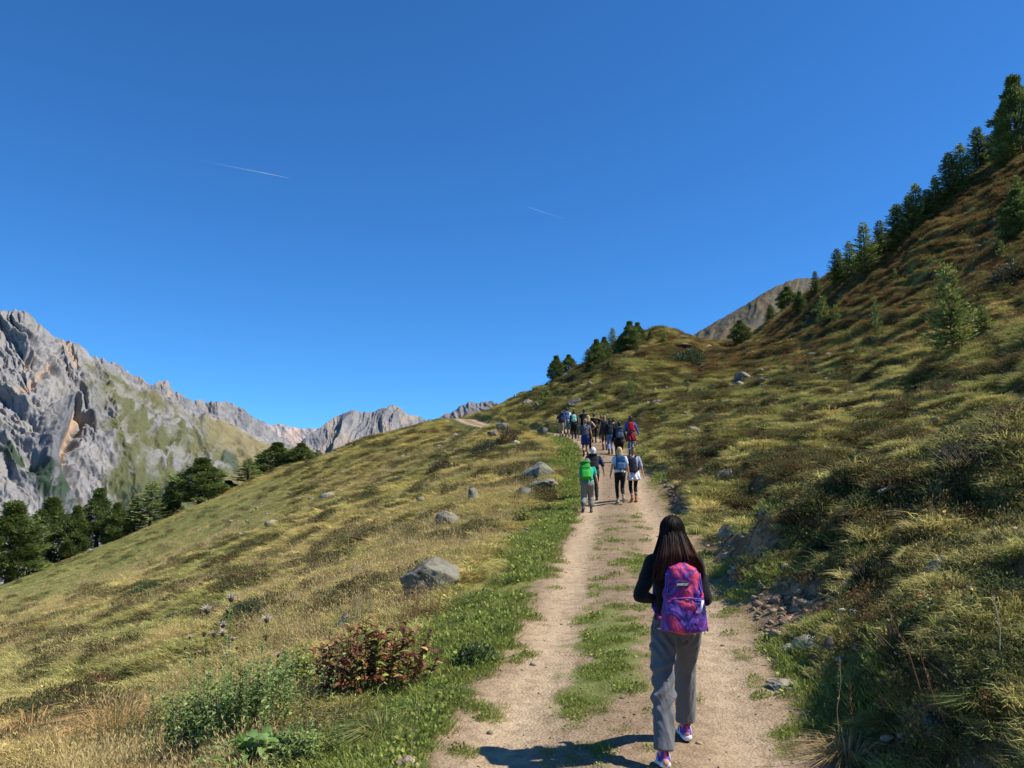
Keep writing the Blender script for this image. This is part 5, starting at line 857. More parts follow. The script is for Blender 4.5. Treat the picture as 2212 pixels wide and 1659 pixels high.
RL = [(918, 1258, 150, 80, 'biggest boulder beside the track with a pale rounded top and dark left flank', 1, (0.21, 0.195, 0.165), 0.4, -0.42), (972, 1123, 58, 42, 'split grey boulder further up the left verge', 12, GREY, 0.3, -0.3), (1025, 1072, 28, 34, 'upright lichen-spotted stone left of the track', 3, (0.22, 0.22, 0.18), 0, 0), (1156, 1018, 98, 44, 'long lichen-green bedrock slab sloping by the left verge', 4, (0.20, 0.205, 0.175), 0.2, -0.25),
      (1165, 1050, 70, 24, 'layered grey ledge under the long slab', 5, GREY, 0.1, -0.15), (1130, 1062, 52, 22, 'cracked dark ledge left of the layered one', 6, DARK, 0.4, -0.2), (1190, 1046, 34, 14, 'flat pale plate at the right end of the ledges', 7, PALE, 0, 0), (1084, 924, 32, 24, 'squarish grey rock below the far bend of the track', 8, GREY, 0.2, 0), (1066, 938, 26, 16, 'low rock left of the squarish one at the bend', 9, DARK, 0.5, 0), (1172, 932, 24, 18, 'dark rounded rock at the edge where the track bends', 10, DARK, 0, 0),
      (1138, 868, 28, 16, 'pale rock pair lying on the far hump behind the bend', 11, PALE, 0, 0), (1160, 874, 16, 14, 'small pointed rock right of the pale one on the hump', 13, GREY, 0, 0), (778, 1232, 42, 20, 'flat dark-sided rock in the middle of the left meadow', 14, GREY, 0.2, -0.2), (828, 1212, 30, 12, 'thin slab showing between meadow tufts', 15, GREY, 0.1, -0.2), (894, 1176, 36, 20, 'brownish slanting rock above the biggest boulder', 16, (0.22, 0.18, 0.14), 0, -0.4), (376, 1332, 46, 16, 'long flat stone low on the left meadow', 17, GREY, 0.1, -0.35),
      (529, 1338, 46, 18, 'dark-edged stone beside juniper on the left meadow', 18, GREY, 0, -0.1), (562, 1354, 48, 22, 'pale split stone right of the dark-edged one', 19, PALE, 0, 0), (630, 1297, 22, 26, 'small upright stone above the split stone', 20, GREY, 0, 0.1), (738, 1352, 34, 50, 'pointed stone behind the red-brown plant', 21, (0.26, 0.26, 0.22), 0.3, 0.2), (880, 1652, 56, 26, 'pale tan stone at the left edge of the track, bottom of the picture', 22, (0.50, 0.38, 0.26), 0, 0), (948, 1190, 20, 10, 'small stone between boulder and track verge', 23, GREY, 0, 0),
      (1689, 1478, 74, 24, 'flat pale oval stone on the right verge', 24, PALE, 0.15, 0.1), (1708, 1405, 50, 22, 'wedge-shaped stone above the flat oval one', 25, PALE, 0.3, -0.15), (1859, 1397, 36, 12, 'thin white-grey stone right of the wedge', 26, PALE, 0, 0), (1569, 1028, 46, 28, 'mossy round rock on the right bank beside the track', 27, (0.20, 0.20, 0.18), 0, 0), (1493, 927, 40, 18, 'low grey rock on the slope above the red backpack', 28, GREY, 0, 0), (1977, 972, 52, 22, 'tilted angular stone on the upper slope', 29, PALE, 0.2, -0.3), (1953, 1030, 46, 14, 'narrow bleached slab under the tilted angular stone', 30, PALE, 0, -0.15),
      (1770, 1116, 14, 26, 'small upright white stone among tussocks', 31, (0.42, 0.41, 0.38), 0, 0.1), (1584, 1144, 66, 26, 'broken slab at the foot of the right bank', 32, GREY, 0.2, -0.2), (1908, 1138, 46, 9, 'long thin white stone in dead grass', 33, PALE, 0.1, 0.1), (2048, 1232, 110, 40, 'large sloping bedrock slab on the right mound', 34, (0.24, 0.225, 0.20), 0.2, -0.55), (2029, 1585, 84, 50, 'dark leaning slab in the shade, lower right', 35, (0.22, 0.19, 0.17), 0.3, -0.7), (1732, 913, 22, 12, 'round stone on the middle of the slope', 36, GREY, 0, 0),
      (1246, 873, 46, 18, 'dark flat rock overhanging above the hikers', 37, DARK, 0, -0.05), (1438, 838, 20, 10, 'pale stone right of the spindly sapling', 38, PALE, 0, -0.2), (1337, 841, 14, 10, 'little pale stone left of the spindly sapling', 39, PALE, 0, 0), (1513, 788, 40, 8, 'flat pale ledge below the dark juniper mound', 40, PALE, 0, 0), (1520, 799, 22, 6, 'thin pale stone under the flat ledge', 41, PALE, 0, 0), (1475, 748, 42, 6, 'strip of pale bedrock just below the knoll top', 42, PALE, 0, 0.1), (1530, 748, 16, 6, 'white stone at the right end of the knoll', 43, (0.5, 0.48, 0.44), 0, 0),
      (1473, 727, 30, 8, 'black rock on the skyline of the knoll', 44, DARK, 0, 0.15), (1272, 830, 16, 11, 'small grey rock under the tapering knoll spruce', 45, GREY, 0, 0), (1610, 812, 44, 20, 'grey rock outcrop in the dip of the slope', 46, GREY, 0, -0.2), (1590, 826, 26, 12, 'smaller rock under the grey outcrop in the dip', 47, DARK, 0, -0.2), (1420, 870, 34, 14, 'dark rock half sunk in grass left of the slope path', 48, DARK, 0, 0), (1745, 1255, 26, 16, 'pinkish stone at the top of the eroded scar', 49, PINK, 0.4, 0.1),
      (1765, 1275, 30, 22, 'largest pinkish broken block in the eroded scar', 50, PINK, 0.1, -0.2), (1718, 1305, 26, 22, 'pinkish cracked block at the foot of the scar', 51, PINK, 0.9, 0.2), (1742, 1322, 22, 18, 'rusty block beside the cracked one in the scar', 52, (0.30, 0.18, 0.13), 0.2, 0), (1695, 1340, 24, 14, 'small rusty stone lowest in the scar', 53, (0.32, 0.20, 0.15), 0, 0.1), (1800, 1395, 40, 30, 'dark weathered stump-like rock below the scar', 54, (0.16, 0.14, 0.12), 0.2, 0), (1605, 1222, 28, 20, 'clod-like brown rock right of the girl\'s hair', 55, (0.25, 0.18, 0.13), 0, 0), (1590, 1268, 16, 12, 'small brown rock beside the girl\'s right elbow', 56, (0.28, 0.21, 0.15), 0, 0)]
for (u, v, w, h, lb, sd_, cc, rz, ry) in RL: rock(u, v, w, h, lb, sd_, cc, rz, ry, slab=0.2 if w > 60 else 0.0)
# a bleached broken branch
p = hit(1933, 1072); br = raw('fallen_branch', [cap(p + V3(-0.20, -0.05, 0.03), p + V3(0.0, 0.0, 0.09), 0.022, 0.026, 8), cap(p + V3(0.0, 0, 0.09), p + V3(0.24, 0.06, 0.21), 0.026, 0.014, 8), cap(p + V3(0.08, 0, 0.13), p + V3(0.13, 0.06, 0.21), 0.009, 0.005, 6)], mat_simple('bleached_wood', (0.30, 0.26, 0.20), 0.9, 0.1, 0.2, 20, 0.5, 60)); tag(br, 'bleached broken branch lying on the right slope', 'branch')
# loose pebbles and clods: too many to count
def pebbles(name, pts, sizes, cols, label, cat):
    base = [rock_mesh(200 + i, 1, 0.8, 0.6, (1, 1, 1), sub=1) for i in range(5)]; Vs, Ts, Cs = [], [], []; k = 0
    for i, (p_, s_, c_) in enumerate(zip(pts, sizes, cols)):
        co, f, _ = base[i % 5]; a = rng.uniform(0, 6.28); R = np.array([[math.cos(a), -math.sin(a), 0], [math.sin(a), math.cos(a), 0], [0, 0, 1]]); Vs.append(co @ R.T * s_ + p_); Ts.append(f + k); Cs.append(np.tile(c_, (len(co), 1))); k += len(co)
    o = mesh_np(name, np.concatenate(Vs), tris=np.concatenate(Ts), mat=RM, cols={'gcol': np.concatenate(Cs)}, smooth=False); tag(o, label, cat, kind='stuff'); return o
pts, szs, cl = [], [], []
while len(pts) < 3000:
    D = 3.2 + 50 * rng.uniform() ** 2.2; i = np.interp(D, PL[:, 1], PL[:, 0]); s = rng.normal(0, 0.9) if rng.uniform() < 0.45 else rng.choice([-0.1, 1]) * HW + rng.normal(0, 0.22); x = i + s
    if abs(s) > 1.8: continue
    sz = 0.0035 * (1 + rng.exponential(1.0)) * (1 + D / 25); pts.append(V3(x, D, float(hgt(x, D)) + sz * 0.2)); szs.append(sz); cl.append(np.array([0.40, 0.31, 0.23]) * rng.uniform(0.6, 1.15))
pebbles('gravel', pts, szs, cl, 'pebbles and clods strewn over the dirt track', 'gravel')
pts, szs, cl = [], [], []
while len(pts) < 3000:
    t_ = rng.uniform()
    if t_ < 0.16: x = 3.05 + rng.normal(0, 0.5); y = 9.0 + rng.normal(0, 1.2)
    elif t_ < 0.34: y = rng.uniform(8, 28); x = np.interp(y, PL[:, 1], PL[:, 0]) + HW + 0.4 + abs(rng.normal(0, 0.6))
    elif t_ < 0.9: y = 5 + 65 * rng.uniform() ** 1.5; x = np.interp(y, PL[:, 1], PL[:, 0]) + 1.5 + (2 + y * 0.6) * rng.uniform() ** 1.3
    else: y = rng.uniform(10, 70); x = np.interp(y, PL[:, 1], PL[:, 0]) - rng.uniform(2, 25)
    if float(sdist(x, y)) < HW and float(sdist(x, y)) > -HW: continue
    sz = 0.018 * (1 + rng.exponential(0.9)) * (1 + max(0, y - 8) / 16); pts.append(V3(x, y, float(hgt(x, y)) + sz * 0.25 + (0.03 + 0.03 * min(1, y / 40) if t_ > 0.34 else 0))); szs.append(sz); cl.append((np.array([0.33, 0.24, 0.175]) if t_ < 0.34 else np.array([0.38, 0.335, 0.275])) * rng.uniform(0.6, 1.2))
pebbles('loose_stones', pts, szs, cl, 'crumbled stones and clods along the right bank', 'stones')
# ------------------------------------------------------------------ ground cover (scattered, nobody could count it)
GM = mat_simple('grass_blades', (1, 1, 1), 0.7, 0.15, 0.12, 3, attr='tint', transl=0.30)
n, l = nt(GM); a_ = n.new('ShaderNodeAttribute'); a_.attribute_name = 'gcol'; mx = n.new('ShaderNodeMixRGB'); mx.blend_type = 'MULTIPLY'; mx.inputs[0].default_value = 1
for lk in list(l):
    if lk.to_socket.name in ('Base Color',) or (lk.to_node.type == 'BSDF_TRANSLUCENT' and lk.to_socket.name == 'Color'): src = lk.from_socket; dst = lk.to_socket; l.remove(lk); l.new(mx.outputs[0], dst)
l.new(src, mx.inputs[1]); l.new(a_.outputs['Color'], mx.inputs[2])
def blades(g, n, R, h0, h1, w, splay, curl=0.5, tone=0.35, flat=0.0):
    a = g.uniform(0, 6.283, n); r = R * np.sqrt(g.uniform(0, 1, n)); b = np.c_[np.cos(a) * r, np.sin(a) * r, np.full(n, -0.02)]; L = g.uniform(h0, h1, n)[:, None]
    d = np.c_[np.cos(a) * r / R * splay, np.sin(a) * r / R * splay, np.ones(n)] + g.normal(0, 0.42 + flat, (n, 3)) * np.array([1, 1, 0.2]); d /= np.linalg.norm(d, axis=1, keepdims=True)
    s = np.cross(d, g.normal(size=(n, 3))); s /= np.linalg.norm(s, axis=1, keepdims=True); m = b + d * L * 0.55; hz = d * np.array([1, 1, 0]); t = m + d * L * 0.45 * (1 - curl * 0.4) + hz * L * curl * 0.5; t[:, 2] -= curl * L[:, 0] * 0.18
    V = np.stack([b - s * w / 2, b + s * w / 2, m + s * w * 0.42, m - s * w * 0.42, t], 1).reshape(-1, 3); k = np.arange(n)[:, None] * 5
    q = k + np.array([[0, 1, 2, 3]]); tr = k + np.array([[3, 2, 4]]); c = np.repeat(1 + g.uniform(-tone, tone, (n, 1)) * np.array([[1, 0.9, 0.8]]), 5, 0).reshape(n, 5, 3); c *= np.array([0.6, 0.6, 1.0, 1.0, 1.15])[None, :, None] ** 0.0
    return V, q, tr, c.reshape(-1, 3)
def leaves(g, n, R, Hh, l0, l1, aspect=0.5, tone=0.4, stem=0):
    v = g.normal(size=(n, 3)); v /= np.linalg.norm(v, axis=1, keepdims=True); v[:, 2] = np.abs(v[:, 2]); p = v * g.uniform(0.55, 1.0, (n, 1)) * np.array([R, R, Hh]); d = v * 0.6 + g.normal(0, 0.6, (n, 3)) + np.array([0, 0, 0.35]); d /= np.linalg.norm(d, axis=1, keepdims=True)
    s = np.cross(d, g.normal(size=(n, 3))); s /= np.linalg.norm(s, axis=1, keepdims=True); L = g.uniform(l0, l1, n)[:, None]; V = np.stack([p, p + d * L * 0.5 + s * L * aspect / 2, p + d * L, p + d * L * 0.5 - s * L * aspect / 2], 1).reshape(-1, 3)
    return V, np.arange(n * 4).reshape(-1, 4), np.zeros((0, 3), int), np.repeat(1 + g.uniform(-tone, tone, (n, 1)) * np.array([[1, 0.8, 0.7]]), 4, 0)
def cat_m(parts):
    V, Q, T, Cc = [], [], [], []; k = 0
    for v, q, t, c in parts: V.append(v); Q.append(np.asarray(q) + k); T.append(np.asarray(t) + k); Cc.append(c); k += len(v)
    return np.concatenate(V), np.concatenate(Q), np.concatenate(T), np.concatenate(Cc)
def proto(name, parts, mat=None):
    V, Q, T, c = cat_m(parts); return mesh_np(name, V, quads=Q, tris=T, mat=mat or GM, cols={'gcol': c}, smooth=False, link=False)
g = np.random.default_rng(3)
p_dry = [proto('tuft', [blades(g, 60, 0.15, 0.07, 0.19, 0.0055, 0.9, 0.8)]) for _ in range(3)]
p_mat = [proto('tuft', [blades(g, 70, 0.20, 0.06, 0.17, 0.007, 1.3, 1.2, flat=0.2)]) for _ in range(2)]
p_leafy = [proto('tuft', [leaves(g, 55, 0.17, 0.07, 0.015, 0.04, 0.55, 0.5), blades(g, 14, 0.15, 0.05, 0.12, 0.005, 1.0)]) for _ in range(2)]
p_green = [proto('tuft', [blades(g, 80, 0.15, 0.03, 0.085, 0.0045, 0.5, 0.4)]) for _ in range(3)] + [proto('tuft', [leaves(g, 30, 0.12, 0.04, 0.02, 0.05, 0.6), blades(g, 30, 0.13, 0.03, 0.09, 0.0045, 0.5)])]
def stalks(g, n):
    V, Q, T, Cc = blades(g, n, 0.13, 0.28, 0.55, 0.0030, 0.35, 0.25, 0.2)
    tips = V.reshape(n, 5, 3)[:, 4]; d = tips - V.reshape(n, 5, 3)[:, 2]; d /= np.linalg.norm(d, axis=1, keepdims=True); s = np.cross(d, g.normal(size=(n, 3))); s /= np.linalg.norm(s, axis=1, keepdims=True)
    HV = np.stack([tips - d * 0.03, tips + s * 0.006, tips + d * 0.035, tips - s * 0.006], 1).reshape(-1, 3)
    return cat_m([(V, Q, T, Cc), (HV, np.arange(n * 4).reshape(-1, 4), np.zeros((0, 3), int), np.full((n * 4, 3), 0.9))])
p_tall = [proto('tuft', [stalks(g, 16), blades(g, 40, 0.12, 0.12, 0.32, 0.004, 0.5, 0.6)]) for _ in range(3)]
p_heath = [proto('clump', [leaves(g, 330, 0.24, 0.20, 0.018, 0.042, 0.5, 0.5), blades(g, 22, 0.18, 0.12, 0.26, 0.005, 1.0, 0.2)]) for _ in range(3)]
def scatter(name, label, cat, protos_, P_, scl, tint, zs=None):
    N_ = len(P_); me = bpy.data.meshes.new(name); me.vertices.add(N_); me.vertices.foreach_set('co', np.asarray(P_, np.float32).ravel()); me.update()
    rot = np.zeros((N_, 3), np.float32); rot[:, 2] = rng.uniform(0, 6.283, N_)
    rot[:, :2] = rng.normal(0, 0.12, (N_, 2))
    me.attributes.new('rot', 'FLOAT_VECTOR', 'POINT').data.foreach_set('vector', rot.ravel()); scl = np.asarray(scl, np.float32); sv = np.stack([scl, scl, scl * (1 if zs is None else zs)], -1).astype(np.float32); me.attributes.new('scl', 'FLOAT_VECTOR', 'POINT').data.foreach_set('vector', sv.ravel())
    me.attributes.new('idx', 'INT', 'POINT').data.foreach_set('value', rng.integers(0, len(protos_), N_).astype(np.int32)); t4 = np.ones((N_, 4), np.float32); t4[:, :3] = tint
    me.attributes.new('tint', 'FLOAT_COLOR', 'POINT').data.foreach_set('color', t4.ravel()); me.materials.append(GM)
    o = bpy.data.objects.new(name, me); C.objects.link(o); tag(o, label, cat, kind='stuff')
    ng = bpy.data.node_groups.new(name, 'GeometryNodeTree'); ng.interface.new_socket('Geometry', in_out='INPUT', socket_type='NodeSocketGeometry'); ng.interface.new_socket('Geometry', in_out='OUTPUT', socket_type='NodeSocketGeometry')
    N = ng.nodes; Lk = ng.links; gi = N.new('NodeGroupInput'); go = N.new('NodeGroupOutput'); jn = N.new('GeometryNodeJoinGeometry')
    def na_(nm, ty): q = N.new('GeometryNodeInputNamedAttribute'); q.data_type = ty; q.inputs['Name'].default_value = nm; return [s for s in q.outputs if s.enabled and s.name == 'Attribute'][0]
    r_ = na_('rot', 'FLOAT_VECTOR'); s_ = na_('scl', 'FLOAT_VECTOR'); i_ = na_('idx', 'INT'); e2r = N.new('FunctionNodeEulerToRotation'); Lk.new(r_, e2r.inputs[0])
    mp_ = N.new('GeometryNodeMeshToPoints'); Lk.new(gi.outputs[0], mp_.inputs['Mesh'])
    for k, po in enumerate(protos_):
        cp_ = N.new('FunctionNodeCompare'); cp_.data_type = 'INT'; cp_.operation = 'EQUAL'; ins = [s for s in cp_.inputs if s.enabled]; Lk.new(i_, ins[0]); ins[1].default_value = k
        ob = N.new('GeometryNodeObjectInfo'); ob.inputs['Object'].default_value = po; ob.inputs['As Instance'].default_value = True
        ip = N.new('GeometryNodeInstanceOnPoints'); Lk.new(mp_.outputs[0], ip.inputs['Points']); Lk.new(cp_.outputs[0], ip.inputs['Selection']); Lk.new(ob.outputs['Geometry'], ip.inputs['Instance']); Lk.new(e2r.outputs[0], ip.inputs['Rotation']); Lk.new(s_, ip.inputs['Scale']); Lk.new(ip.outputs[0], jn.inputs[0])
    Lk.new(jn.outputs[0], go.inputs[0]); md = o.modifiers.new('scatter', 'NODES'); md.node_group = ng; return o
def field(N_, d0, d1, pw, ang=43, seed=0):
    """points over the ground, thinning with distance as D**-pw"""
    g = np.random.default_rng(seed); e = 2 - pw; u = g.uniform(0, 1, N_); D = (d0 ** e + u * (d1 ** e - d0 ** e)) ** (1 / e); a = np.radians(g.uniform(-ang, ang, N_)); x = D * np.sin(a); y = D * np.cos(a); return x, y, sdist(x, y), D, g
def face(x, y): return (hgt(x + 0.12, y) - hgt(x - 0.12, y)) / 0.24
def lay(x, y, off=0.0): return np.stack([x, y, hgt(x, y) + off], -1)
DRY = np.array([0.60, 0.475, 0.19])
# dry matted grass everywhere off the track
x, y, s, D, g = field(460000, 1.6, 130, 1.35, seed=21); a = np.abs(s); e = fbm(x * 1.1, y * 1.1, 4, 151) - 0.5; e2 = fbm(x * 4.5, y * 3.2, 3, 161) - 0.5
verge = HW + np.where(s > 0, 0.05, 0.5) + np.where(s > 0, 0.3, 1.0) * fbm(x * 0.7, y * 0.6, 4, 111); bare = fbm(x * 1.6, y * 1.3, 3, 611)
scr = scarf(x, y, s)
lf = sstep(-14, -22, s) * sstep(30, 60, y)
tz_ = tuss(x, y); fc_ = face(x, y); kp = (g.uniform(0, 1, len(x)) > 0.85 * sstep(0.95, 1.35, fc_) * (s > 0)) & (a + e * 0.55 > verge) & (g.uniform(0, 1, len(x)) < np.where(s > 0, 0.08 + 1.0 * sstep(0.32, 0.60, tz_), 0.35 + 0.7 * sstep(0.2, 0.5, tz_))) & (g.uniform(0, 1, len(x)) > scr * 1.1)
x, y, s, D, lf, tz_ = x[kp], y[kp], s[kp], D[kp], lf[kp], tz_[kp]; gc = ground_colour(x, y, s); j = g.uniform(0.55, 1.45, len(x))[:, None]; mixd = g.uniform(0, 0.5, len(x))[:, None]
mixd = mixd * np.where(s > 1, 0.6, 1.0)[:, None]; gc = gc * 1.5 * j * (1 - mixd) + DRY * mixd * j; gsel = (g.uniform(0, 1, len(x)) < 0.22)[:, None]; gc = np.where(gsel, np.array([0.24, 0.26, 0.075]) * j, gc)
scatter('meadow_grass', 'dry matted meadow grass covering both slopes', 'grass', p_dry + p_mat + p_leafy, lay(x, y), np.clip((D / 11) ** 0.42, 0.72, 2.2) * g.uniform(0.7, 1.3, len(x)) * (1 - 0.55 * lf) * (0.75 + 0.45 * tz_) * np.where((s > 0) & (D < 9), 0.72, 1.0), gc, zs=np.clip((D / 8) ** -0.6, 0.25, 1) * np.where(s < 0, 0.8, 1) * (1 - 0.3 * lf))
# green short turf on the verges and middle strip
x, y, s, D, g = field(300000, 1.6, 60, 1.5, 40, seed=22); dirt, mid = dirt_masks(x, y, s); gc = ground_colour(x, y, s); gr = gc[:, 1] / (gc[:, 0] + 1e-6)
onv = (dirt < 0.5) & (gr > 1.05) & (s < HW + 0.75) & (s > -4.2); onv |= (s > HW) & (s < 7) & (D < 16) & (g.uniform(0, 1, len(x)) < 0.22) & (fbm(x * 0.9, y * 0.9, 3, 911) > 0.47); patch = fbm(x * 5.5, y * 4.2, 3, 171)
onm = (mid > 0.5) & (dirt > 0.5) & (patch > 0.535); onsp = (dirt > 0.5) & (np.abs(s) < 0.5) & (patch > 0.60) & (D < 22) & (g.uniform(0, 1, len(x)) < 0.35); oned = (dirt > 0.5) & (np.abs(s) > HW - 0.3) & (patch > 0.68) & (D < 14)
scr2 = scarf(x, y, s) * 1.5 + 0.3 * (s > HW + 0.5); kp = (onv & (g.uniform(0, 1, len(x)) > scr2)) | onm | onsp | oned; x, y, s, D, g_ = x[kp], y[kp], s[kp], D[kp], onv[kp]
gcol_ = np.array([0.225, 0.275, 0.058]) * g.uniform(0.7, 1.35, (len(x), 1)); gcol_ = lerp(gcol_, np.array([0.28, 0.25, 0.09]), (g.uniform(0, 1, len(x)) ** 3 * 0.8)[:, None])
scatter('green_turf', 'short green grass on the verges and the middle of the track', 'grass', p_green, lay(x, y), np.clip((D / 9) ** 0.5, 0.75, 2.0) * g.uniform(0.6, 1.25, len(x)) * np.where(g_, 1.15, 0.7), gcol_)
# taller straw-coloured grass in drifts
x, y, s, D, g = field(60000, 2.2, 70, 1.45, seed=23); a = np.abs(s); dn = fbm(x * 0.35, y * 0.35, 3, 701); wgt = sstep(0.48, 0.6, dn) * np.where(s < 0, 1.0, 0.28) * sstep(HW + 1.0, HW + 2.0, a) + 0.85 * (s < -HW - 1.4) * (s > -6.5) * (D < 30) + 0.6 * (x < -1.6) * (D < 9)
kp = g.uniform(0, 1, len(x)) < wgt * 0.62; x, y, s, D = x[kp], y[kp], s[kp], D[kp]
scatter('tall_grass', 'straw-coloured tall grass with seed heads', 'grass', p_tall, lay(x, y), np.clip((D / 11) ** 0.3, 0.6, 1.6) * g.uniform(0.55, 1.05, len(x)) * np.where(s > 0, 0.7, 0.85), np.array([0.56, 0.42, 0.19]) * g.uniform(0.65, 1.25, (len(x), 1)))
# low heather and bilberry clumps
x, y, s, D, g = field(190000, 2.5, 125, 1.3, seed=24); a = np.abs(s); hm = fbm(x * 0.5, y * 0.35, 4, 141); up_ = sstep(12, 30, s); pr_ = heathf(x, y, s) * 0.95 + up_ * 0.55 * sstep(0.42, 0.56, fbm(x * 0.7, y * 0.6, 4, 111)) + 0.10 * (s > 1.5) * (D < 12) * sstep(0.42, 0.56, fbm(x * 0.9, y * 0.9, 3, 801))
pr_ = pr_ * (1 - scarf(x, y, s)); pr_ = np.maximum(pr_, 0.16 * (s > 2) * sstep(0.42, 0.2, tuss(x, y))); pr_ = pr_ * (1 - 0.0); kp = g.uniform(0, 1, len(x)) < pr_; x, y, s, D = x[kp], y[kp], s[kp], D[kp]; hc1 = np.array([0.085, 0.095, 0.034]); hc2 = np.array([0.14, 0.085, 0.036]); hc3 = np.array([0.19, 0.16, 0.055])
t1 = g.uniform(0, 1, (len(x), 1)); hcl = np.where(t1 < 0.5, hc1, np.where(t1 < 0.78, hc2, hc3)) * g.uniform(0.7, 1.3, (len(x), 1)); hcl = np.where((up_[kp][:, None] > 0.3) & (t1 > 0.4), np.array([0.23, 0.125, 0.045]) * g.uniform(0.6, 1.3, (len(x), 1)), hcl)
scatter('heather', 'low heather and bilberry scrub dotted over the slopes', 'ground cover', p_heath, lay(x, y, -0.02), np.clip((D / 11) ** 0.45, 0.7, 2.4) * g.uniform(0.6, 1.2, len(x)), hcl, zs=np.clip((D / 14) ** -0.3, 0.6, 1))
# ------------------------------------------------------------------ single plants and shrubs
PLM = mat_simple('plant_leaves', (1, 1, 1), 0.55, 0.3, 0.12, 5, attr='gcol', transl=0.25)
def pmesh(name, parts, parent=None, loc=None, mat=None):
    V, Q, T, c = cat_m(parts); o = mesh_np(name, V, quads=Q if len(Q) else None, tris=T if len(T) else None, mat=mat or PLM, cols={'gcol': c}, smooth=False)
    if parent: o.parent = parent
    if loc is not None: o.location = loc
    return o
def lance(g, base, d, L, W, col, curl=0.4, seg=4, fold=0.25):
    """one broad leaf, curved, folded along its rib"""
    d = d / np.linalg.norm(d); s = np.cross(d, np.array([0, 0, 1.0]) + g.normal(0, 0.35, 3)); s /= np.linalg.norm(s); up_ = np.cross(s, d); V = []; p = base.copy(); dd = d.copy()
    for j in range(seg + 1):
        t = j / seg; w = W * math.sin(math.pi * min(1, 0.12 + t * 0.9)) ** 0.8 * (1 if j < seg else 0.1); V += [p - s * w / 2 + up_ * w * fold, p, p + s * w / 2 + up_ * w * fold]; p = p + dd * L / seg; dd = dd - up_ * curl / seg * 1.2; dd[2] -= curl * 0.25 / seg; dd /= np.linalg.norm(dd)
    Q = []; 
    for j in range(seg): k = 3 * j; Q += [(k, k + 1, k + 4, k + 3), (k + 1, k + 2, k + 5, k + 4)]
    c = np.tile(np.array(col), (len(V), 1)); return np.array(V), np.array(Q), np.zeros((0, 3), int), c
def stem(g, a, b, w, col):
    d = b - a; d /= np.linalg.norm(d); s = np.cross(d, V3(0.3, 1, 0.1)); s /= np.linalg.norm(s); s2 = np.cross(d, s); V = np.array([a + s * w, a + s2 * w, a - s * w, a - s2 * w, b + s * w * .6, b + s2 * w * .6, b - s * w * .6, b - s2 * w * .6])
    return V, np.array([(0, 1, 5, 4), (1, 2, 6, 5), (2, 3, 7, 6), (3, 0, 4, 7)]), np.zeros((0, 3), int), np.tile(np.array(col), (8, 1))
def shrubby(name, u, v, wpx, hpx, label, cat, cols, n=900, leaf=(0.03, 0.06), asp=0.5, seed=0, twigs=30, depth=1.0, group=None, twigcol=(0.10, 0.075, 0.05), sink=0.0):
    p = hit(u, v); g = np.random.default_rng(seed); m = p[1] / F; R = wpx * m / 2; Hh = hpx * m; e = empty(name, p); V, Q, T, c = leaves(g, n, 1, 1, leaf[0] / R, leaf[1] / R, asp)
    az = np.arctan2(V[:, 1], V[:, 0]); lobes = 1 + 0.22 * np.sin(az * 3 + seed) + 0.14 * np.sin(az * 5 + seed * 2)
    cen = V.reshape(-1, 4, 3).mean(1).repeat(4, 0); rel = V - cen; cen = cen * np.stack([lobes, lobes * depth, 0.85 + 0.3 * vnoise(cen[:, 0] * 3 + seed, cen[:, 1] * 3)], -1) * np.array([R, R, Hh]); V = cen + rel * R; xy = cen[:, :2] + p[:2]; V[:, 2] += hgt(xy[:, 0], xy[:, 1]) - p[2] - sink
    k = g.integers(0, len(cols), len(V) // 4); c = c * np.array(cols)[k].repeat(4, 0); pmesh('foliage', [(V, Q, T, c)], e)
    st = [stem(g, V3(g.uniform(-.3, .3) * R, g.uniform(-.3, .3) * R, -0.05), V3(g.normal(0, .5) * R, g.normal(0, .5) * R * depth, Hh * g.uniform(0.7, 1.12)), 0.006, twigcol) for _ in range(twigs)]; pmesh('stem', st, e); tag(e, label, cat, group); return e
GRN = (0.12, 0.18, 0.045); JUN = (0.065, 0.095, 0.035); 
GJ = 'low juniper and rose shrubs on the slopes'
shrubby('juniper_shrub', 520, 1345, 120, 46, 'low dark green juniper mat left of the split stone', 'shrub', [JUN, (0.09, 0.12, 0.04)], 2600, (0.03, 0.06), 0.35, 1, 20, 0.8, GJ)
shrubby('juniper_shrub', 610, 1330, 70, 26, 'small juniper mat between the two meadow stones', 'shrub', [JUN, (0.10, 0.12, 0.04)], 1400, (0.03, 0.06), 0.35, 2, 14, 0.8, GJ)
shrubby('juniper_shrub', 312, 1285, 90, 24, 'flat juniper patch far down the left meadow', 'shrub', [JUN, (0.08, 0.11, 0.04)], 2000, (0.04, 0.09), 0.35, 3, 14, 0.8, GJ)
shrubby('juniper_shrub', 1490, 782, 84, 28, 'dark juniper mound below the knoll top', 'shrub', [JUN, (0.05, 0.08, 0.03)], 3000, (0.12, 0.28), 0.35, 4, 14, 0.8, GJ)
shrubby('heather_shrub', 1098, 960, 50, 34, 'reddish-brown bush under the rocks at the bend', 'shrub', [(0.15, 0.06, 0.04), (0.10, 0.09, 0.04)], 1400, (0.06, 0.14), 0.4, 5, 40, 0.8, GJ)
shrubby('juniper_shrub', 1045, 985, 66, 36, 'dark bush on the left bank below the bend rocks', 'shrub', [JUN, (0.06, 0.05, 0.03)], 1800, (0.05, 0.12), 0.4, 6, 30, 0.8, GJ)
shrubby('heather_shrub', 950, 1020, 70, 20, 'flat dark shrub patch across the left meadow', 'shrub', [(0.08, 0.08, 0.035), (0.09, 0.05, 0.03)], 1800, (0.05, 0.12), 0.4, 7, 30, 0.7, GJ)
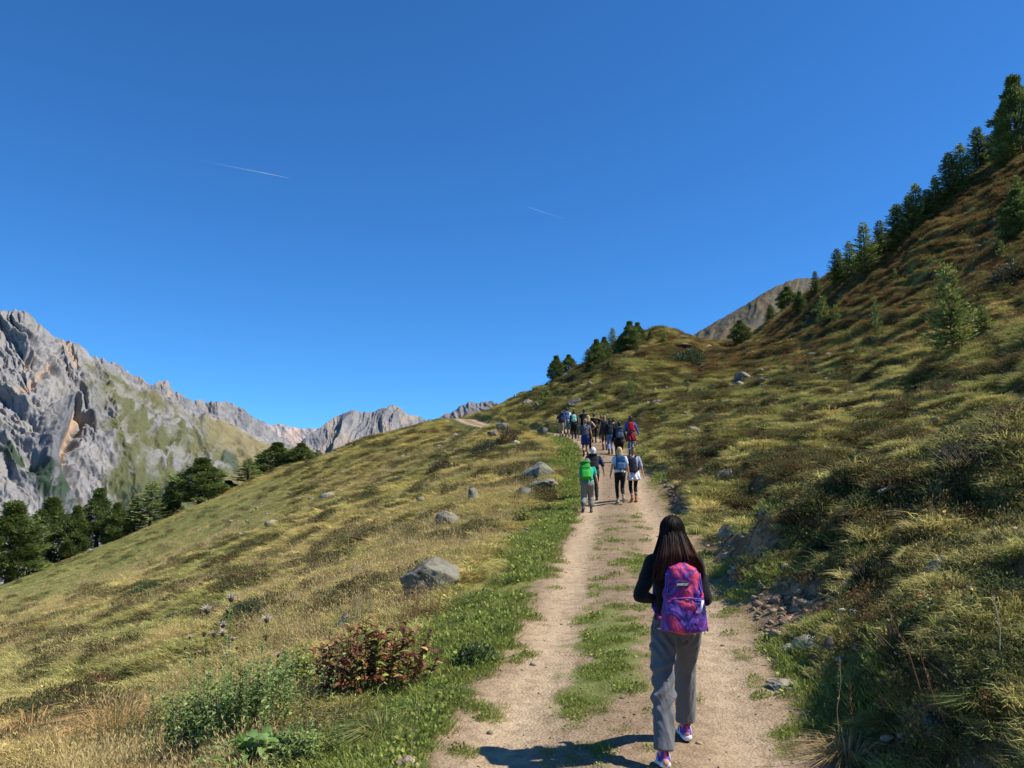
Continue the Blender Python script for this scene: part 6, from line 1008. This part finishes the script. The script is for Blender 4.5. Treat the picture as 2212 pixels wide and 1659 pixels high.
shrubby('rose_shrub', 2095, 1035, 150, 62, 'large twiggy grey-leaved shrub on the upper right', 'shrub', [(0.075, 0.085, 0.035), (0.11, 0.10, 0.05), (0.16, 0.08, 0.03)], 3600, (0.025, 0.055), 0.5, 8, 90, 0.8, GJ, (0.15, 0.12, 0.09))
shrubby('rose_shrub', 1830, 1035, 90, 36, 'low olive bush on the slope left of the twiggy shrub', 'shrub', [(0.10, 0.11, 0.04), (0.15, 0.12, 0.05)], 1500, (0.03, 0.06), 0.5, 9, 60, 0.8, GJ)
shrubby('bilberry_shrub', 1960, 1440, 150, 80, 'dark glossy-leaved shrub on the near right mound', 'shrub', [(0.08, 0.11, 0.033), (0.11, 0.135, 0.042), (0.16, 0.15, 0.04)], 5200, (0.018, 0.034), 0.6, 10, 25, 0.7, GJ)
shrubby('bilberry_shrub', 1880, 1270, 100, 50, 'dark green shrub at the right edge of the scar', 'shrub', [(0.05, 0.07, 0.025), (0.08, 0.09, 0.03)], 2400, (0.02, 0.04), 0.6, 11, 40, 0.8, GJ)
shrubby('heather_shrub', 2170, 620, 90, 50, 'dark scrub below the pine on the right edge', 'shrub', [(0.04, 0.06, 0.025), (0.08, 0.06, 0.03)], 2400, (0.08, 0.16), 0.4, 12, 30, 0.8, GJ)
shrubby('bilberry_shrub', 1020, 1440, 80, 46, 'leafy green weeds at the verge right of the red-brown plant', 'plant', [GRN, (0.10, 0.15, 0.05)], 1500, (0.02, 0.045), 0.6, 13, 20, 0.8, None)
# the red-brown broad-leaved plant
g = np.random.default_rng(77); p = hit(790, 1500); e = empty('broad_leaved_plant', p); m = p[1] / F; R = 122 * m; Hh = 185 * m
cl3 = [(0.17, 0.060, 0.034), (0.24, 0.090, 0.045), (0.14, 0.065, 0.035), (0.38, 0.24, 0.085), (0.30, 0.32, 0.07), (0.18, 0.24, 0.05)]
LV, SVV = [], []
for i in range(62):
    bx_, by_ = g.normal(0, 0.38, 2) * np.array([R, R * 0.7]); hh = Hh * (0.55 + 0.45 * math.exp(-(bx_ / R / 0.7) ** 2)) * g.uniform(0.75, 1.1); zb_ = float(hgt(p[0] + bx_, p[1] + by_)) - p[2]; b0 = V3(bx_, by_, zb_ - 0.03); t0 = b0 + V3(bx_ * 0.35 + g.normal(0, .02), by_ * 0.3, hh * 0.8); SVV.append(stem(g, b0, t0, 0.004, (0.20, 0.15, 0.05)))
    for j in range(13):
        t = g.uniform(0.2, 1); q = lerp(b0, t0, t); a = g.uniform(0, 6.28); d = V3(math.cos(a), math.sin(a), 0.9 - 0.4 * (1 - t)); k = g.choice(6, p=[.31, .25, .16, .10, .11, .07]); LV.append(lance(g, q, d, g.uniform(0.07, 0.14), g.uniform(0.025, 0.045), np.array(cl3[k]) * g.uniform(0.7, 1.4), g.uniform(0.3, 2.2)))
pmesh('leaves', LV, e); pmesh('stem', SVV, e); tag(e, 'bushy plant with withered red-brown and yellow-green leaves beside the left wheel track', 'plant')
def herb(name, u, v, wpx, hpx, label, cols, nst, lpl, L, W, seed, group=None, erect=0.25, curl=0.8, cat='plant'):
    g = np.random.default_rng(seed); p = hit(u, v) if v < 1650 else None
    if p is None: p = hit(u, min(v, 1650))
    if v > 1650: a, b = ray(u, 1650); p = hit(u, 1650); p = p * np.array([1, (1650 / v) ** 1.5, 1]); p[2] = float(hgt(p[0], p[1]))
    e = empty(name, p); m = p[1] / F; R = wpx * m / 2; Hh = hpx * m; LV, SV = [], []
    for i in range(nst):
        bx_, by_ = g.normal(0, 0.42, 2) * R; zb_ = float(hgt(p[0] + bx_, p[1] + by_)) - p[2]; b0 = V3(bx_, by_, zb_ - 0.02); t0 = b0 + V3(bx_ * erect + g.normal(0, .03), by_ * erect + g.normal(0, .03), Hh * g.uniform(0.6, 1.05)); SV.append(stem(g, b0, t0, 0.0028, np.array(cols[0]) * 1.2))
        for j in range(lpl): t = (j + g.uniform(0, 1)) / lpl; q = lerp(b0, t0, 0.05 + 0.93 * t); a = j * 2.4 + g.uniform(-.5, .5); d = V3(math.cos(a), math.sin(a), 0.55); LV.append(lance(g, q, d, g.uniform(0.7, 1.2) * L * (1.15 - 0.6 * t), g.uniform(0.7, 1.2) * W, np.array(cols[g.integers(len(cols))]) * g.uniform(0.7, 1.35), curl * g.uniform(0.5, 1.3), 3))
    pmesh('leaves', LV, e); pmesh('stem', SV, e); tag(e, label, cat, group); return e
HG = [(0.19, 0.26, 0.075), (0.24, 0.31, 0.095), (0.15, 0.20, 0.065)]; HY = [(0.24, 0.26, 0.07), (0.33, 0.28, 0.08), (0.16, 0.20, 0.05)]
herb('broad_leaved_plant', 640, 1500, 120, 90, 'yellow-green lobed plant left of the red-brown one', [(0.24, 0.29, 0.07), (0.19, 0.25, 0.06), (0.34, 0.31, 0.10)], 60, 9, 0.09, 0.055, 5, curl=1.0)
herb('weed_patch', 540, 1600, 210, 175, 'dense green leafy weeds under the thistles', HG, 130, 20, 0.065, 0.022, 6)
herb('weed_patch', 430, 1640, 170, 165, 'tangled green weeds at the bottom left of the thistles', HG, 100, 20, 0.065, 0.024, 7)
herb('weed_patch', 690, 1590, 190, 70, 'greyish dried weeds in front of the red-brown plant', [(0.17, 0.15, 0.075), (0.11, 0.13, 0.05), (0.20, 0.13, 0.08)], 70, 12, 0.035, 0.012, 8)
herb('dock_plant', 560, 1659, 110, 70, 'big fresh green rosette of broad leaves at the bottom edge', [(0.19, 0.32, 0.08), (0.24, 0.36, 0.11), (0.15, 0.26, 0.07)], 22, 5, 0.17, 0.085, 9, curl=1.3)
herb('dock_plant', 490, 1675, 90, 60, 'paler broad leaves left of the fresh green rosette', [(0.20, 0.27, 0.09), (0.16, 0.24, 0.07)], 16, 5, 0.16, 0.07, 10, curl=1.1)
herb('weed_patch', 650, 1640, 150, 70, 'mixed low green weeds right of the fresh rosette', HG, 70, 16, 0.05, 0.02, 21)
herb('weed_patch', 350, 1600, 130, 110, 'yellowish weeds at the left foot of the thistles', [(0.30, 0.30, 0.10), (0.22, 0.26, 0.08)], 70, 16, 0.06, 0.014, 22)
herb('yellow_herb', 1128, 1130, 52, 36, 'bright yellow-green plant on the verge by the man in grey trousers', HY, 24, 7, 0.16, 0.06, 11)
herb('yellow_herb', 1180, 1000, 44, 16, 'yellowing plants on the verge above the slab', HY, 18, 6, 0.16, 0.06, 12)
herb('yellow_herb', 1152, 1025, 26, 22, 'rusty orange plant growing on the long slab', [(0.35, 0.18, 0.06), (0.25, 0.10, 0.05)], 14, 6, 0.12, 0.04, 13)
herb('weed_patch', 905, 1350, 120, 74, 'reddish dead stalks behind the red-brown plant', [(0.22, 0.11, 0.06), (0.28, 0.17, 0.09), (0.14, 0.12, 0.05)], 75, 9, 0.05, 0.012, 14)
herb('weed_patch', 1010, 1320, 110, 40, 'yellow-flecked green herbs between boulder and track', [(0.16, 0.19, 0.05), (0.26, 0.24, 0.07), (0.10, 0.14, 0.04)], 60, 10, 0.04, 0.015, 15)
herb('weed_patch', 760, 1370, 100, 60, 'grey-green herbs around the pointed stone', [(0.15, 0.16, 0.07), (0.10, 0.13, 0.05)], 50, 10, 0.045, 0.014, 16)
herb('wilted_plant', 2005, 1345, 60, 70, 'wilted plant with pale yellow and red leaves on the near mound', [(0.55, 0.42, 0.20), (0.30, 0.08, 0.04), (0.35, 0.36, 0.10)], 8, 5, 0.09, 0.030, 17)
herb('weed_patch', 1880, 1480, 150, 60, 'small-leaved weeds on the shaded side of the near mound', [(0.09, 0.13, 0.035), (0.13, 0.16, 0.045)], 60, 12, 0.035, 0.018, 18)
herb('weed_patch', 240, 1650, 170, 120, 'brownish green weeds near the bottom left corner', [(0.14, 0.16, 0.05), (0.20, 0.14, 0.07), (0.10, 0.13, 0.04)], 60, 12, 0.05, 0.013, 19)
# thistles gone to seed
g = np.random.default_rng(90)
fl_mat = mat_simple('thistle_down', (0.50, 0.38, 0.30), 0.95, 0.05, 0.15, 60, 0.5, 200)
def thistle(u, v, vt, lean_, label, nh=3, sc=1.0, col=(0.26, 0.34, 0.11)):
    p = hit(u, v); m = p[1] / F; Hh = (v - vt) * m; e = empty('thistle', p); top = V3(lean_ * Hh, 0.02, Hh); parts = [stem(g, V3(0, 0, -0.03), top * 0.55, 0.0060, np.array(col) * 1.1), stem(g, top * 0.55, top, 0.0050, np.array(col) * 1.1)]; LV = []
    for j in range(34): t = g.uniform(0.05, 0.93); a = g.uniform(0, 6.28); q = top * t; LV.append(lance(g, q, V3(math.cos(a), math.sin(a), 0.9), g.uniform(0.05, 0.12) * (1.1 - 0.5 * t), 0.014, np.array(col) * g.uniform(0.7, 1.3), 0.6, 3))
    heads = [(top, 1.0)]
    for j in range(nh - 1): t = g.uniform(0.62, 0.85); a = g.uniform(0, 6.28); q = top * t + V3(math.cos(a) * 0.07, math.sin(a) * 0.04, 0.11 + 0.04 * j); parts.append(stem(g, top * t, q, 0.0028, np.array(col))); heads.append((q, g.uniform(0.45, 0.8)))
    pmesh('stem', parts, e); pmesh('leaves', LV, e)
    for q, s in heads:
        c0, q0, l0, cc = [], [], [], []; n_ = 90; d = g.normal(size=(n_, 3)); d[:, 2] = np.abs(d[:, 2]) * 0.8 + 0.1; d /= np.linalg.norm(d, axis=1, keepdims=True); V_, Q_, C_ = sprays(np.tile(q + V3(0, 0, 0.008), (n_, 1)), d, g.uniform(0.014, 0.026, n_) * s * sc * 1.3, np.full(n_, 0.004), g, np.tile((0.70, 0.55, 0.46) if s > 0.7 else (0.16, 0.08, 0.05), (n_, 1)))
        bud = ell(q, 0.011 * s * sc, 0.011 * s * sc, 0.013 * s * sc, n=8); hd_ = pmesh('seed_head', [(V_, Q_, np.zeros((0, 3), int), C_), (bud[0], np.array(bud[1]), np.array(bud[2]), np.tile(np.array((0.12, 0.10, 0.06)), (len(bud[0]), 1)))], e)
    tag(e, label, 'thistle', 'thistles gone to seed in the left foreground'); return e
thistle(438, 1590, 1342, -0.03, 'tall thistle with a fluffy seed head, leftmost of the tall ones', 3, 2.4); thistle(468, 1590, 1322, 0.05, 'tallest thistle with two woolly heads close together', 4, 2.4); thistle(545, 1580, 1362, 0.08, 'single-stemmed thistle right of the tallest one', 2, 2.0); thistle(500, 1585, 1400, -0.05, 'short thistle with dark buds between the tall ones', 4, 1.0)
thistle(585, 1570, 1432, 0.05, 'short thistle nearest the yellow-green lobed plant', 3, 1.0); thistle(420, 1600, 1400, -0.12, 'thistle leaning left with small brown buds', 4, 1.0)
# dead umbels, docks and long single stalks
def stalk(u, v, vt, lean_, label, col, umbel=0, w=0.003, name='dead_stalk', grp='dead stalks standing near the camera'):
    p = hit(u, min(v, 1652)); m = p[1] / F; Hh = (min(v, 1652) - vt) * m; top = V3(lean_ * Hh, 0.0, Hh); parts = []; pv_ = V3(0, 0, -0.03)
    for t in (0.25, 0.5, 0.75, 1.0): q = top * t + V3(0.012 * math.sin(t * 9 + u), 0, 0); parts.append(stem(g, pv_, q, w * (1.2 - 0.5 * t), col)); pv_ = q
    if umbel:
        for j in range(umbel): a = g.uniform(0, 6.28); r_ = 0.045 * math.sqrt(g.uniform()); q = pv_ + V3(math.cos(a) * r_, math.sin(a) * r_, 0.045); parts.append(stem(g, pv_, q, 0.0012, col)); parts.append(leaves(g, 7, 0.008, 0.006, 0.004, 0.008)[:3] + (np.tile(np.array(col) * 1.3, (28, 1)),)); V_ = parts[-1][0]; V_ += q
    else:
        for j in range(16): t = g.uniform(0.55, 1); q = top * t; a = g.uniform(0, 6.28); parts.append(lance(g, q, V3(math.cos(a), math.sin(a), 1.3), 0.022, 0.006, np.array(col) * g.uniform(0.8, 1.3), 0.3, 2))
    o = pmesh(name, parts, None, p); tag(o, label, 'plant', grp); return o
UM = (0.22, 0.13, 0.09)
stalk(273, 1640, 1380, 0.02, 'rusty umbel stalk tallest on the far left', UM, 22); stalk(330, 1652, 1465, -0.04, 'low umbel with pinkish seed rays', (0.28, 0.18, 0.13), 20); stalk(520, 1652, 1500, 0.06, 'drooping brown umbel in front of the weeds', UM, 18); stalk(642, 1659, 1480, 0.06, 'dark brown dock stalk rising at the bottom centre-left', (0.12, 0.05, 0.03)); stalk(160, 1659, 1500, -0.04, 'thick brown stalk near the bottom left corner', (0.18, 0.11, 0.06)); stalk(85, 1655, 1540, 0.08, 'short bent stalk in the bottom left corner', UM, 12)
stalk(2170, 1440, 1300, -0.06, 'single white straw on the right mound', (0.55, 0.50, 0.36), name='grass_stalk'); stalk(1845, 1640, 1490, 0.02, 'reddish dock spike at the bottom right', (0.22, 0.08, 0.05)); stalk(1905, 1600, 1500, -0.04, 'thin red-brown spike behind the dock spike', (0.24, 0.10, 0.06)); stalk(2020, 1560, 1300, -0.35, 'long brown stem arching left over the mound', (0.25, 0.13, 0.08)); stalk(1810, 1652, 1440, 0.08, 'tall straw leaning over the shaded bank', (0.42, 0.32, 0.16), name='grass_stalk'); stalk(2060, 1640, 1380, -0.25, 'bent reddish stem at the right of the leaning slab', (0.24, 0.11, 0.07)); stalk(880, 1652, 1530, 0.2, 'curved straw beside the pale tan stone', (0.50, 0.40, 0.20), name='grass_stalk'); stalk(770, 1380, 1275, 0.02, 'white straw behind the red-brown plant', (0.60, 0.56, 0.42), name='grass_stalk')
# big arching tussocks
def tussock(u, v, wpx, hpx, label, col, n=420, seed=1):
    g = np.random.default_rng(seed); p = hit(u, min(v, 1650)); m = p[1] / F; R = wpx * m / 2; Hh = hpx * m; V, Q, T, c = blades(g, n, R * 0.3, Hh * 0.6, Hh * 1.5, 0.0045, 2.2, 1.2, 0.4); c = c * np.array(col); c = np.where(g.uniform(0, 1, (n, 1)).repeat(5, 0) < 0.3, c * np.array([1.8, 1.3, 1.2]), c); o = pmesh('grass_tussock', [(V, Q, T, c)], None, p, PLM); tag(o, label, 'grass tussock', 'big grass tussocks near the track'); return o
tussock(828, 1590, 150, 75, 'large arching green tussock at the left edge of the track', (0.17, 0.20, 0.06), 900, 31); tussock(900, 1540, 100, 50, 'fresh green tussock just above the arching one', (0.13, 0.20, 0.045), 600, 32); tussock(1875, 1120, 80, 40, 'yellow tussock on the right slope beside the white stones', (0.34, 0.25, 0.10), 500, 33); tussock(1960, 1118, 70, 34, 'pale tussock right of the yellow one', (0.30, 0.24, 0.11), 400, 34); tussock(1830, 1645, 150, 90, 'straw-coloured tussock at the bottom of the shaded bank', (0.34, 0.27, 0.12), 420, 35)
tussock(2150, 1280, 160, 60, 'bright green tussock crowning the right mound', (0.17, 0.21, 0.05), 900, 36); tussock(1930, 1575, 130, 60, 'short green tussock in half shade on the lower right', (0.13, 0.16, 0.045), 700, 37); tussock(2130, 1530, 140, 60, 'green tussock near the right edge under the shrub', (0.12, 0.17, 0.04), 700, 38); tussock(250, 1590, 200, 110, 'golden tussock in the left foreground', (0.42, 0.29, 0.12), 900, 39); tussock(60, 1600, 180, 90, 'golden tussock cut by the left edge', (0.42, 0.29, 0.12), 800, 40); tussock(720, 1440, 90, 60, 'thin golden tussock behind the lobed plant', (0.42, 0.31, 0.13), 350, 41); tussock(980, 1500, 90, 36, 'soft green tussock on the verge above the curve', (0.14, 0.21, 0.05), 500, 42)
# contrails
CM = bpy.data.materials.new('ice_trail'); CM.use_nodes = True; n, l = nt(CM); b = n['Principled BSDF']; b.inputs['Base Color'].default_value = (0.9, 0.95, 1, 1); b.inputs['Roughness'].default_value = 1; a_ = n.new('ShaderNodeAttribute'); a_.attribute_name = 'gcol'; l.new(a_.outputs['Fac'], b.inputs['Alpha'])
def contrail(u0, v0, u1, v1, D0, D1, w, a0, a1, label):
    A0, A1 = P(u0, v0, D0), P(u1, v1, D1); R = []; N_ = 40; x_, y_, d_ = frame(A1 - A0)
    for t in np.linspace(0, 1, N_): c0 = lerp(A0, A1, t); r_ = w * (0.15 + 0.85 * min(1, (1 - t) * 4) if t > 0.75 else 1) ; R.append((c0, r_, r_, x_, y_))
    V_, q, t_ = prim_loft(R, 8); al = lerp(a0, a1, np.linspace(0, 1, N_) ** 1.5).repeat(8); al = np.r_[al, a0, a1]; o = mesh_np('contrail', V_, quads=np.array(q), tris=np.array(t_), mat=CM, cols={'gcol': np.repeat(al[:, None], 3, 1)}); tag(o, label, 'contrail', 'contrails in the sky'); return o
contrail(430, 346, 627, 385, 16000, 15000, 9, 0.02, 0.55, 'longer brighter contrail on the left of the sky'); contrail(1215, 472, 1140, 447, 17000, 16500, 8, 0.02, 0.18, 'short faint contrail right of the middle of the sky')
